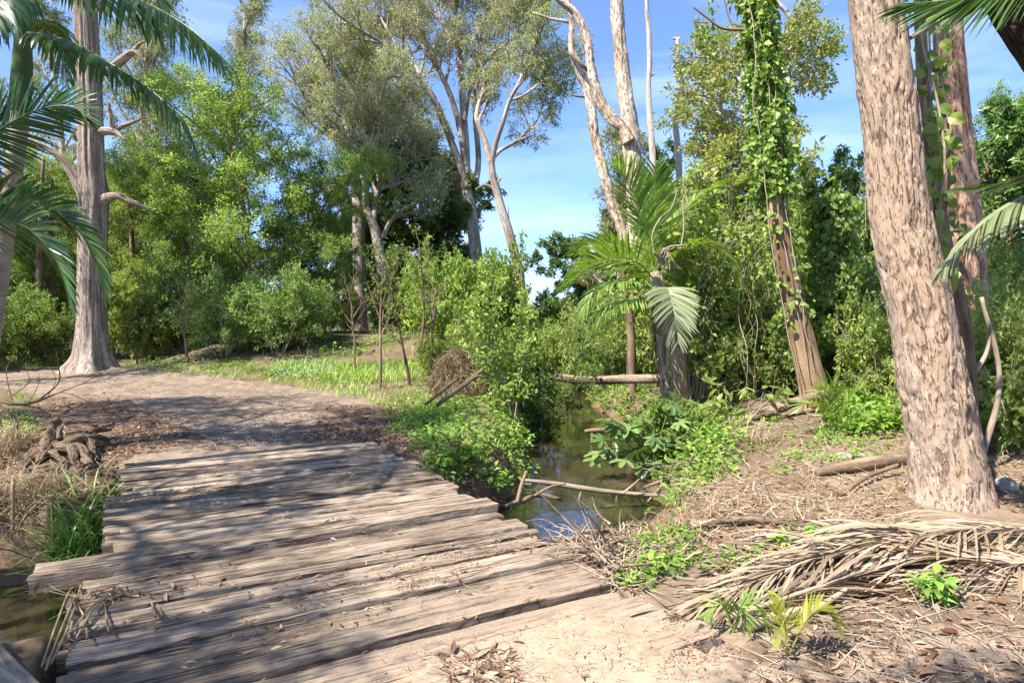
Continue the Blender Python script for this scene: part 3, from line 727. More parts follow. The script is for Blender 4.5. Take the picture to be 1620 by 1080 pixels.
# the red barked tree behind it
def red_tree():
    Y = 9.0
    w, r = pxlimb([(1552, 640, 34), (1540, 540, 29), (1530, 420, 25), (1522, 300, 23), (1511, 200, 21.5), (1502, 90, 20), (1496, -40, 19), (1480, -250, 16), (1470, -500, 11)], Y)
    w[0] = at(1552, Y) - [0, 0, .2]
    root = thing('ironbark_tree', 'reddish stringy barked trunk standing behind the thick leaning trunk', 'tree', at(1552, Y))
    q = smooth_path(np.c_[w, r], 180); b = MB(); b.tube(q[:, :3], q[:, 3], 60, lambda bk, t: .05*(fbm(bk*np.array([16, 16, 1.2]), 4, 5)-.5)+.03*(fbm(bk*np.array([3, 3, 1]), 3, 8)-.5))
    b.build('trunk', M['bark_red'], root)
    pl = Plant(72); sp = dict(EUC); sp['n'] = (9, 6, 6); sp['len'] = (1, 3.0, 1.5, .8)
    pl.sprout(q[-50:, :3], q[-50:, 3]*.5, sp, 0, 10, .1); pl.wood(3).build('branches', M['bark_brown'], root); pl.foliage(20, .15, .04, .6, .06).build('crown', M['leaf_gum'], root)
red_tree()
def thin_trunk():
    Y = 6.9
    w, r = pxlimb([(1540, 700, 15), (1530, 600, 13), (1520, 500, 12), (1497, 400, 11), (1478, 300, 10), (1462, 150, 9), (1455, 0, 8), (1450, -150, 6)], Y)
    w[0] = at(1540, Y)-[0, 0, .1]
    root = thing('slender_tree', 'slim brown trunk hugging the right side of the thick leaning trunk', 'tree', at(1540, Y))
    b = MB(); q = smooth_path(np.c_[w, r], 90); b.tube(q[:, :3], q[:, 3], 20, nz3((9, 9, 1.5), .03, 3)); b.build('trunk', M['bark_brown'], root)
    pl = Plant(74); pl.sprout(q[-25:, :3], q[-25:, 3]*.5, dict(BUSH, len=(1, .9, .45)), 0, 8, .2); pl.foliage(10, .09, .045, .2, .05).build('crown', M['leaf_mid'], root)
    v = thing('climbing_vine', 'big heart leaved vine hanging between the leaning trunk and the reddish trunk', 'vine', at(1538, 6.6))
    rg = np.random.default_rng(4); b = MB(); l = MB()
    for k, (x0, x1) in enumerate(((1450, 1490), (1462, 1478), (1478, 1470), (1470, 1500))):
        p, rr = pxlimb([(x0, -60, 3.5), (x0+8, 60, 3.5), (x1-6, 160, 4), (x1+4, 260, 4), (x1-3, 360, 4), (x1+20, 520, 4), (x1+40, 690, 5)], 6.55+.12*k)
        q = smooth_path(np.c_[p, rr], 60); q[:, :3] += .03*(np.stack([fbm(q[:, :3]*3, 2, s+k) for s in (1, 2, 3)], 1)-.5); b.tube(q[:, :3], q[:, 3]*.5, 6, cap=False)
        n = 40; i = rg.integers(2, 36 if k else 40, n); pos = q[i, :3]+rg.normal(size=(n, 3))*np.array([.06, .06, .03])
        d = nrm(rg.normal(size=(n, 3))*.6+np.array([-.2, -.5, -.9])); L = rg.uniform(.07, .17, n)
        l.leaves(pos, d, nrm(rg.normal(size=(n, 3))*.5+np.array([-.3, -1, .5])), L, L*.8, rg.random(n), 2, .2)
    # grey woody stem sweeping up to the right
    p, rr = pxlimb([(1440, 60, 4), (1462, 45, 4.5), (1485, 20, 4.5), (1497, -30, 4.5)], 5.6); q = smooth_path(np.c_[p, rr], 24); b.tube(q[:, :3], q[:, 3], 7, cap=False)
    b.build('stem', M['bark_twig'], v); l.build('leaves', M['leaf_ivy'], v)
thin_trunk()

# leaning dark trunk cutting the upper right corner
def corner_tree():
    Y = 4.3
    b0 = at(2050, Y)
    root = thing('dark_tree', 'dark rough trunk leaning across the upper right corner', 'tree', b0)
    w, r = pxlimb([(2020, 900, 60), (1930, 620, 52), (1800, 330, 44), (1690, 130, 39), (1612, 10, 35), (1552, -110, 31), (1515, -300, 27), (1525, -560, 22), (1530, -860, 15)], Y); w[0] = b0-[0, 0, .2]
    q = smooth_path(np.c_[w, r], 160); b = MB(); b.tube(q[:, :3], q[:, 3], 60, lambda bk, t: .05*(fbm(bk*np.array([9, 9, 3]), 5, 15)-.5)); b.build('trunk', M['bark_black'], root)
    pl = Plant(70); sp = dict(EUC); sp['len'] = (1, 2.0, 1.0, .6); sp['n'] = (7, 5, 5); pl.sprout(q[-34:, :3], q[-34:, 3]*.5, sp, 0, 8, .3); pl.wood(3).build('branches', M['bark_black'], root); pl.foliage(14, .14, .035, .6, .05).build('crown', M['leaf_gum'], root)
corner_tree()

# ================================================================== vine covered trunk and ivy column
def vine_tree():
    Y = 11.0
    w, r = pxlimb([(1296, 650, 27), (1288, 620, 22), (1276, 570, 19.5), (1262, 510, 18.5), (1247, 440, 17), (1236, 380, 16), (1226, 310, 14), (1220, 250, 13), (1216, 180, 12), (1208, 100, 11), (1199, 30, 10), (1192, -40, 9.5), (1186, -150, 8)], Y)
    b0 = at(1296, Y); w[0] = b0-[0, 0, .2]
    root = thing('vine_covered_tree', 'leaning trunk wrapped in bright green creeper at its top, bare and streaked below', 'tree', b0)
    q = smooth_path(np.c_[w, r], 220); b = MB(); b.tube(q[:, :3], q[:, 3], 50, lambda bk, t: .06*(fbm(bk*np.array([8, 8, .9]), 4, 25)-.5)+.02*(fbm(bk*np.array([30, 30, 3]), 3, 6)-.5)); b.build('trunk', M['bark_strip'], root)
    pl = Plant(8)
    for pts in ([(1196, 58, 3.5), (1180, 48, 3), (1160, 47, 2.5), (1140, 44, 2.2), (1121, 30, 1.8), (1097, 12, 1.2)], [(1121, 36, 1.5), (1112, 36, 1), (1104, 36, .7)], [(1160, 45, 1.6), (1152, 25, 1.3), (1146, 0, 1), (1140, -30, .7)]):
        p, rr = pxlimb(pts, Y-.1); pl.limb(p, rr, 16)
    pl.wood().build('bare_branch', M['bark_brown'], root)
    v = thing('ivy', 'bright green ivy clothing the upper half of the leaning trunk by the creek', 'creeper', at(1290, Y-.25))
    rg = np.random.default_rng(12); l = MB()
    ivy_on(l, w[6:], r[6:], 7000, .115, rg, .30, .55, 1); ivy_on(l, w[3:8], r[3:8], 420, .10, rg, .14, .5, 2)
    p, rr = pxlimb([(1124, -60, 2), (1125, 20, 2), (1124, 70, 1.6), (1120, 110, 1.2)], Y); ivy_on(l, p, rr, 110, .075, rg, .10, .8, 2)
    l.build('leaves', M['leaf_ivy'], v)
    b = MB()
    for k in range(3):
        x = rg.uniform(-22, 22); p, rr = pxlimb([(1192+x, -40, 1.6), (1212+x*1.4, 150, 1.6), (1228+x*1.3, 330, 1.6), (1246+x*1.2, 450, 1.6), (1268+x*1.3, 560, 1.6), (1292+x*1.8, 655, 1.8)], Y-.22-.1*rg.random())
        qq = smooth_path(np.c_[p, rr], 50); qq[:, :3] += .16*(np.stack([fbm(qq[:, :3]*1.5, 3, s+k*5) for s in (1, 2, 3)], 1)-.5); b.tube(qq[:, :3], qq[:, 3]*.5, 5, cap=False)
    b.build('stem', M['bark_twig'], v)
    Y = 12.2
    w, r = pxlimb([(1332, 625, 11), (1328, 540, 10), (1322, 450, 9), (1319, 380, 8), (1318, 310, 5)], Y); b0 = at(1332, Y); w[0] = b0-[0, 0, .15]
    root = thing('ivy_covered_stump', 'dark pillar of ivy over a slim dead trunk between the two leaning trunks', 'tree', b0)
    b = MB(); b.tube(*(lambda q: (q[:, :3], q[:, 3]))(smooth_path(np.c_[w, r], 60)), 20, nz3((9, 9, 1.2), .05, 9)); b.build('trunk', M['bark_brown'], root)
    v = thing('ivy', 'shaggy dark ivy column hanging over the slim dead trunk', 'creeper', at(1328, Y-.3)); l = MB()
    ivy_on(l, w[1:], r[1:]+.08, 3600, .11, rg, .30, .9, 1, (.15, 1)); ivy_on(l, w[-2:], r[-2:]+.12, 900, .11, rg, .28, .9, 1)
    l.build('leaves', M['leaf_mid'], v)
vine_tree()

# the rusty leaved tree behind the vine covered trunk
def rust_tree():
    Y = 15.0; b0 = at(1190, Y)
    root = thing('rainforest_tree', 'tree with rusty and olive leaf clumps around the vine covered trunk', 'tree', b0); pl = Plant(19)
    w, r = pxlimb([(1190, 640, 11), (1190, 400, 9), (1192, 280, 7), (1198, 160, 5), (1212, 60, 5), (1210, -40, 4)], Y); w[0] = b0-[0, 0, .1]; q, rr = pl.limb(w, r, 60)
    limbs = [[(1192, 300, 5), (1165, 230, 4), (1140, 170, 3), (1110, 130, 2)], [(1192, 280, 4), (1150, 220, 3), (1110, 200, 2), (1090, 190, 1)], [(1200, 150, 4), (1230, 100, 3), (1260, 70, 2.5), (1290, 60, 1.5)], [(1196, 200, 4), (1235, 140, 3), (1270, 110, 2), (1300, 105, 1)], [(1190, 330, 4), (1160, 290, 3), (1125, 270, 2)], [(1194, 240, 4), (1170, 150, 3), (1160, 100, 2), (1150, 80, 1)], [(1190, 340, 4), (1215, 250, 3), (1240, 220, 2)],
             [(1198, 170, 3), (1165, 120, 2.5), (1130, 95, 2), (1105, 88, 1)], [(1192, 290, 3), (1172, 250, 2.5), (1150, 250, 2), (1130, 240, 1)]]
    sp = dict(BROAD); sp['len'] = (1, .6, .4, .28); sp['n'] = (7, 5, 5)
    for i, l in enumerate(limbs):
        p, rr = pxlimb([(x, y, z, (k/3)*(.9 if i % 2 else -.9)) for k, (x, y, z) in enumerate(l)], Y); pq, rq = pl.limb(p, rr, 14); pl.sprout(pq, rq, sp, 0, 9, .4)
    pl.wood().build('trunk', M['bark_dead'], root); pl.foliage(9, .095, .05, .15, .05).build('crown', M['leaf_rust'], root)
    d = thing('bare_tree', 'white dead fork rising above the rusty leaved clumps', 'tree', at(1215, 16)); pl = Plant(3)
    for pts in ([(1222, 640, 8), (1222, 300, 7), (1221, 100, 5.5), (1216, 20, 5), (1212, -40, 4)], [(1256, 90, 3), (1254, 45, 3), (1244, 20, 3.2), (1226, 0, 3.5), (1210, -30, 4)], [(1254, 45, 2), (1258, 20, 1.6), (1270, 8, 1.2), (1288, -4, .8)], [(1256, 42, 1.5), (1268, 22, 1.2), (1290, 8, .7)], [(1222, 110, 3), (1240, 105, 3), (1256, 90, 3)]):
        p, rr = pxlimb(pts, 16); pl.limb(p, rr, 24)
    pl.tubes[0][0][0] = at(1222, 16)-[0, 0, .2]
    pl.wood().build('trunk', M['bark_dead'], d)
rust_tree()

# ================================================================== bare paperbarks in the middle
def paperbarks():
    Y = 18.5; b0 = at(1018, Y)
    root = thing('paperbark_tree', 'tall flaky barked tree forking in two above the creek palm', 'tree', b0)
    fl = lambda bk, t: .10*(fbm(bk*np.array([7, 7, 2.2]), 4, 61)-.5)+.05*(fbm(bk*np.array([20, 20, 5]), 3, 62)-.5)
    w, r = pxlimb([(1020, 640, 20), (1013, 480, 17), (1008, 350, 15), (1004, 280, 13), (999, 235, 13.5), (996, 190, 12), (988, 140, 11.5), (982, 90, 10.5), (977, 30, 9.5), (974, -40, 9), (970, -150, 7)], Y); w[0] = b0-[0, 0, .2]
    b = MB(); q = smooth_path(np.c_[w, r], 260); b.tube(q[:, :3], q[:, 3], 36, fl); b.build('trunk', M['bark_paper'], root)
    w, r = pxlimb([(996, 225, 10), (985, 203, 9.5), (968, 188, 8.5), (953, 168, 8), (943, 140, 7.2), (934, 105, 7), (930, 70, 6.5), (921, 42, 6), (906, 18, 6), (885, 0, 5.5), (862, -22, 5), (835, -60, 4)], Y-.2)
    b = MB(); q = smooth_path(np.c_[w, r], 170); b.tube(q[:, :3], q[:, 3], 28, fl)
    w, r = pxlimb([(930, 112, 3), (918, 100, 2.6), (905, 89, 2), (893, 82, 1.4), (883, 76, .8)], Y-.2); b2 = MB(); b2.tube(w, r, 8); lb = b.build('limb', M['bark_paper'], root); b2.build('twig', M['bark_brown'], lb, root.location)
    Y = 19.5; b0 = at(1010, Y)
    root = thing('paperbark_tree', 'pale slanting trunk crossing left of the forked flaky tree', 'tree', b0)
    w, r = pxlimb([(1012, 560, 11), (990, 390, 10), (970, 325, 9), (955, 270, 8.5), (942, 220, 8), (936, 175, 7.5), (928, 140, 7), (916, 108, 6.5), (905, 80, 5), (905, 45, 4.2), (903, 22, 4), (898, -10, 3)], Y); w[0] = b0-[0, 0, .2]
    b = MB(); q = smooth_path(np.c_[w, r], 220); b.tube(q[:, :3], q[:, 3], 30, fl); b.build('trunk', M['bark_paper'], root)
    b = MB(); w, r = pxlimb([(904, 36, 2.6), (888, 33, 2.6), (870, 30, 2.2), (855, 24, 1.8), (842, 20, 1)], Y); b.tube(w, r, 10)
    lb = b.build('limb', M['bark_dead'], root); b = MB(); w, r = pxlimb([(925, 154, 1.8), (910, 152, 1.6), (897, 146, .9)], Y); b.tube(w, r, 7); b.build('twig', M['bark_brown'], lb, root.location)
    for nm, lab, rows, Y in (('dead_tree', 'thin straight dead pole right of the forked flaky tree', [(1036, 600, 7), (1034, 300, 5.5), (1031, 225, 5), (1027, 165, 4.5), (1026, 130, 4), (1028, 100, 4), (1027, 50, 3.4), (1023, 10, 2.8), (1021, -40, 2.2)], 20.),
                             ('dead_tree', 'crooked dead pole with a broken top beside the rusty clumps', [(1078, 600, 7), (1075, 300, 5.5), (1072, 230, 5), (1068, 195, 4.6), (1074, 160, 4.4), (1079, 135, 4.2), (1078, 115, 4), (1071, 100, 3.4), (1073, 75, 3), (1072, 60, 3.2)], 20.5)):
        b0 = at(rows[0][0], Y); root = thing(nm, lab, 'dead tree', b0); w, r = pxlimb(rows, Y); w[0] = b0-[0, 0, .2]
        b = MB(); q = smooth_path(np.c_[w, r], 140); b.tube(q[:, :3], q[:, 3], 22, nz3((9, 9, 1.6), .07, 33)); tr = b.build('trunk', M['bark_dead'], root)
        b = MB(); w, r = pxlimb([(1028, 120, 2.5), (1033, 118, 2.2), (1036, 116, 1)] if 'thin' in lab else [(1071, 62, 2.4), (1066, 61, 2.2), (1064, 63, 1)], Y); b.tube(w, r, 6); b.build('stub', M['bark_dead'], tr, root.location)
paperbarks()

# ================================================================== tall gums in the centre
def centre_gums():
    sp = dict(EUC); sp['len'] = (1, 2.3, 1.15, .7); sp['n'] = (10, 6, 5); sp['lift'] = (.2, .1, .0); sp['ang'] = (.75, .7, .8)
    Y = 30.; b0 = at(765, Y); root = thing('eucalyptus_tree', 'tall spreading gum with many fanning limbs in the middle of the view', 'tree', b0); pl = Plant(5)
    trunk = [(766, 570, 13), (760, 470, 11), (754, 410, 10), (747, 350, 9.2), (741, 315, 9), (738, 290, 8)]
    w, r = pxlimb(trunk, Y); w[0] = b0-[0, 0, .2]; pl.limb(w, r, 40)
    limbs = [[(738, 300, 7), (728, 262, 6), (714, 225, 5.5), (698, 185, 5), (680, 150, 4.5), (655, 115, 4), (630, 85, 3.4), (595, 62, 2.8), (560, 42, 2.2), (530, 20, 1.6), (512, 2, 1)],
             [(738, 292, 7), (737, 240, 6.5), (734, 190, 5.5), (730, 130, 5), (728, 80, 4), (722, 20, 3), (715, -50, 2)],
             [(741, 320, 6), (752, 290, 5), (757, 250, 4.5), (752, 180, 4), (756, 110, 3.6), (763, 50, 3), (772, -20, 2)],
             [(736, 262, 5.5), (728, 205, 5), (712, 150, 4.2), (694, 110, 3.6), (678, 70, 3), (655, 30, 2.2), (640, -20, 1.5)],
             [(716, 220, 4), (690, 160, 3.4), (665, 120, 3), (640, 60, 2.2), (620, 10, 1.4)],
             [(735, 190, 4), (745, 140, 3), (770, 95, 2.6), (800, 70, 2), (830, 50, 1.2)],
             [(730, 120, 3), (750, 60, 2.5), (780, 25, 2), (810, -10, 1.4)], [(652, 112, 2.6), (620, 60, 2), (600, 20, 1.5), (590, -30, 1)],
             [(680, 150, 3), (650, 140, 2.2), (610, 112, 1.6), (585, 108, 1)], [(728, 80, 3), (700, 40, 2.4), (690, -10, 1.6)]]
    for i, l in enumerate(limbs):
        k = len(l); dy = (-3.0, 1.5, 2.6, -1.5, 3.2, -2.6, 3.0, 2.0, -1.0, 1.2)[i]
        p, rr = pxlimb([(x, y, z, dy*(j/(k-1))**1.3) for j, (x, y, z) in enumerate(l)], Y); pq, rq = pl.limb(p, rr, 26); pl.sprout(pq, rq, sp, 0, 10, .42)
    pl.wood(3, (14, 7, 4, 3, 3)).build('trunk', M['bark_gum'], root); pl.foliage(12, .165, .04, .75, .07).build('crown', M['leaf_gum'], root)
    Y = 27.; b0 = at(826, Y); root = thing('eucalyptus_tree', 'slim leaning gum with open clumps of leaves right of the spreading gum', 'tree', b0); pl = Plant(6)
    w, r = pxlimb([(836, 570, 9), (823, 447, 8), (815, 405, 7.5), (803, 360, 7), (795, 335, 6.5), (788, 310, 6), (781, 285, 5.5), (777, 255, 5)], Y); w[0] = b0-[0, 0, .2]; pl.limb(w, r, 40)
    limbs = [[(777, 255, 5), (768, 225, 4.5), (758, 200, 4), (754, 180, 3.5), (765, 140, 2.6), (775, 110, 2)], [(778, 258, 4.5), (785, 225, 4), (797, 190, 3.6), (806, 160, 3.2), (822, 130, 2.8), (838, 95, 2.3), (852, 60, 1.8), (862, 30, 1.2)],
             [(778, 252, 3.6), (792, 238, 3), (810, 228, 2.6), (830, 212, 2.2), (848, 192, 1.7), (860, 165, 1.2)], [(806, 160, 2.2), (830, 150, 1.8), (855, 130, 1.4), (880, 110, 1)], [(838, 95, 2), (850, 60, 1.6), (845, 20, 1.2), (835, -10, 1)],
             [(862, 30, 1.2), (880, 60, 1), (885, 110, .8)]]
    for i, l in enumerate(limbs):
        k = len(l); dy = (1.0, -2.0, 2.0, .6, -1, .4)[i]
        p, rr = pxlimb([(x, y, z, dy*(j/(k-1))) for j, (x, y, z) in enumerate(l)], Y); pq, rq = pl.limb(p, rr, 22); pl.sprout(pq, rq, dict(sp, len=(1, 1.5, .8, .55)), 0, 8, .38)
    p, rr = pxlimb([(789, 310, 3), (778, 297, 2.4), (765, 293, 2), (752, 300, 1.2)], Y); pl.limb(p, rr, 12)
    p, rr = pxlimb([(805, 350, 1.5), (804, 335, 1), (804, 328, .6)], Y); pl.limb(p, rr, 6); p, rr = pxlimb([(785, 298, 2), (789, 285, 2), (793, 281, 1.4)], Y); pl.limb(p, rr, 6)
    pl.wood(3, (14, 7, 4, 3, 3)).build('trunk', M['bark_gum'], root); pl.foliage(12, .145, .04, .6, .07).build('crown', M['leaf_gum'], root)
    # the two pale gums on the left of the gap
    sp2 = dict(sp); sp2['len'] = (1, 2.4, 1.3, .8)
    Y = 31.; b0 = at(572, Y); root = thing('eucalyptus_tree', 'red streaked gum trunk with olive crown behind the grassy bank', 'tree', b0); pl = Plant(7)
    w, r = pxlimb([(572, 560, 13), (570, 500, 11), (569, 430, 10.5), (567, 345, 10), (565, 310, 8)], Y); w[0] = b0-[0, 0, .2]; pl.limb(w, r, 30)
    limbs = [[(565, 320, 7), (555, 240, 5.5), (540, 170, 4), (520, 110, 3), (500, 70, 2)], [(566, 320, 7), (580, 230, 5), (588, 160, 4), (580, 90, 3), (575, 50, 2)], [(560, 280, 5), (530, 220, 4), (495, 180, 3), (470, 130, 2), (455, 95, 1.3)], [(570, 300, 5), (600, 250, 4), (625, 200, 3), (640, 160, 2)], [(545, 190, 4), (560, 130, 3), (545, 70, 2), (540, 40, 1)], [(555, 240, 4), (520, 190, 3), (490, 120, 2), (470, 90, 1)]]
    for i, l in enumerate(limbs):
        k = len(l); dy = (-2, 2.5, -1.5, 1.5, 3, 2)[i]; p, rr = pxlimb([(x, y, z, dy*(j/(k-1))) for j, (x, y, z) in enumerate(l)], Y); pq, rq = pl.limb(p, rr, 22); pl.sprout(pq, rq, sp2, 0, 10, .2)
    pl.wood(3, (14, 7, 4, 3, 3)).build('trunk', M['bark_gum'], root); pl.foliage(12, .17, .045, .6, .09).build('crown', M['leaf_euc'], root)
    Y = 28.; b0 = at(616, Y); root = thing('eucalyptus_tree', 'smooth grey gum with a pale dense crown left of the sky gap', 'tree', b0); pl = Plant(9)
    w, r = pxlimb([(618, 560, 11), (612, 510, 9.5), (607, 450, 9), (600, 400, 8.5), (594, 365, 8), (586, 345, 6.5), (578, 325, 5.5)], Y); w[0] = b0-[0, 0, .2]; pl.limb(w, r, 30)
    limbs = [[(578, 325, 5.5), (580, 280, 5), (590, 225, 4), (600, 170, 3), (610, 130, 2)], [(590, 350, 5), (598, 300, 4), (625, 250, 3.2), (650, 215, 2.4), (660, 190, 1.5)], [(580, 300, 4), (560, 240, 3.4), (545, 190, 2.6), (540, 150, 1.6)], [(598, 300, 3.4), (610, 240, 2.8), (625, 180, 2.2), (628, 140, 1.5)], [(588, 240, 3), (570, 190, 2.4), (575, 140, 1.5)],
             [(606, 375, 3.6), (618, 350, 3.2), (640, 330, 2.6), (665, 318, 2)], [(598, 300, 3), (640, 285, 2), (660, 255, 1.6), (662, 230, 1)]]
    for i, l in enumerate(limbs):
        k = len(l); dy = (-1.5, 1.5, 1.8, -2, 2.6, -.5, .8)[i]; p, rr = pxlimb([(x, y, z, dy*(j/(k-1))) for j, (x, y, z) in enumerate(l)], Y); pq, rq = pl.limb(p, rr, 20); pl.sprout(pq, rq, dict(sp2, len=(1, 2.0, 1.15, .75)), 0, 10 if i < 5 else 5, .2)
    pl.wood(3, (14, 7, 4, 3, 3)).build('trunk', M['bark_gum'], root); pl.foliage(13, .16, .045, .6, .09).build('crown', M['leaf_euc'], root)
    Y = 33.; b0 = at(672, Y); root = thing('eucalyptus_tree', 'low gum with bare forked limbs over the dark round tree', 'tree', b0); pl = Plant(10)
    w, r = pxlimb([(672, 560, 7), (671, 420, 6), (672, 365, 5.5)], Y); w[0] = b0-[0, 0, .2]; pl.limb(w, r, 20)
    for i, l in enumerate([[(672, 370, 4), (680, 350, 3.6), (700, 338, 3), (718, 325, 2.2), (725, 300, 1.5)], [(672, 366, 4), (668, 330, 3), (650, 290, 2.4), (640, 262, 1.4)], [(680, 350, 3), (690, 320, 2.4), (695, 285, 2), (690, 260, 1)], [(690, 345, 2), (720, 345, 1.8), (732, 340, 1)]]):
        k = len(l); p, rr = pxlimb([(x, y, z, (-1.5, 1.5, .5, -.5)[i]*(j/(k-1))) for j, (x, y, z) in enumerate(l)], Y); pq, rq = pl.limb(p, rr, 16); pl.sprout(pq, rq, dict(sp2, len=(1, 1.4, .8, .6)), 0, 8, .3)
    pl.wood(3, (10, 6, 4, 3, 3)).build('trunk', M['bark_gum'], root); pl.foliage(13, .16, .045, .6, .08).build('crown', M['leaf_gum'], root)
centre_gums()

# ================================================================== the big grey trunk on the left
def grey_tree():
    Y = 20.5; b0 = at(146, Y)
    root = thing('old_tree', 'massive grey furrowed trunk with broken limbs beside the bend of the track', 'tree', b0)
    w, r = pxlimb([(147, 600, 50), (147, 583, 38), (147, 565, 28), (146, 540, 24), (146, 500, 21), (146, 430, 19.5), (147, 350, 20), (148, 310, 20), (145, 270, 17.5), (143, 200, 17), (140, 120, 16), (137, 60, 15), (134, -20, 14), (130, -150, 14), (126, -300, 11)], Y)
    w[0] = b0-[0, 0, .3]
    q = smooth_path(np.c_[w, r], 260); b = MB()
    def dsp(bk, t):
        a = np.arctan2(bk[:, 1], bk[:, 0]); o = .16*(fbm(bk*np.array([4.5, 4.5, .28]), 4, 7)-.5)+.05*(fbm(bk*np.array([14, 14, .7]), 3, 8)-.5)
        return o + np.clip(1-t/.08, 0, 1)**1.6*.22*np.sin(a*5+1)
    b.tube(q[:, :3], q[:, 3], 90, dsp); b.build('trunk', M['bark_grey'], root)
    rough = nz3((6, 6, 1.2), .14, 13)
    for pts in ([(138, 330, 11), (128, 300, 10), (112, 272, 9), (95, 250, 7.5), (70, 232, 6.5), (45, 220, 5), (20, 216, 4)], [(155, 322, 14), (172, 313, 10), (188, 310, 8), (205, 318, 6.5), (225, 326, 4.5), (245, 335, 2.5)],
                [(150, 210, 10), (170, 208, 9), (183, 210, 7.5), (192, 216, 6), (198, 222, 4)], [(180, 210, 6.5), (178, 195, 6), (174, 175, 4.5), (173, 162, 3)], [(182, 206, 6.5), (195, 200, 5), (210, 194, 4), (223, 187, 3)],
                [(150, 120, 8), (175, 110, 8), (195, 92, 9), (210, 82, 8), (219, 84, 6), (227, 98, 3)], [(210, 84, 5), (219, 72, 4), (230, 66, 3)], [(132, 330, 9), (122, 320, 6), (112, 316, 4)], [(128, 225, 7), (121, 218, 5), (116, 214, 4)]):
        p, rr = pxlimb([(x, y, z, (-.6*(j/len(pts)) if j else 0)) for j, (x, y, z) in enumerate(pts)], Y); qq = smooth_path(np.c_[p, rr*np.linspace(.85, .42, len(rr))], 44); b = MB(); b.tube(qq[:, :3], qq[:, 3], 20, rough); b.build('broken_branch', M['bark_grey'], root)
    pl = Plant(21); sp = dict(EUC); sp['len'] = (1, 4.2, 2.0, 1.0)
    for pts in ([(140, 20, 9), (180, -30, 7), (240, -90, 5), (300, -130, 3)], [(136, 0, 9), (80, -50, 7), (20, -80, 5), (-60, -120, 3)], [(128, -200, 8), (150, -260, 6), (200, -340, 4)]):
        p, rr = pxlimb(pts, Y); pq, rq = pl.limb(p, rr, 20); pl.sprout(pq, rq, sp, 0, 9, .3)
    pl.wood(3).build('branches', M['bark_gum'], root); pl.foliage(18, .17, .045, .7, .1).build('crown', M['leaf_gum'], root)
grey_tree()
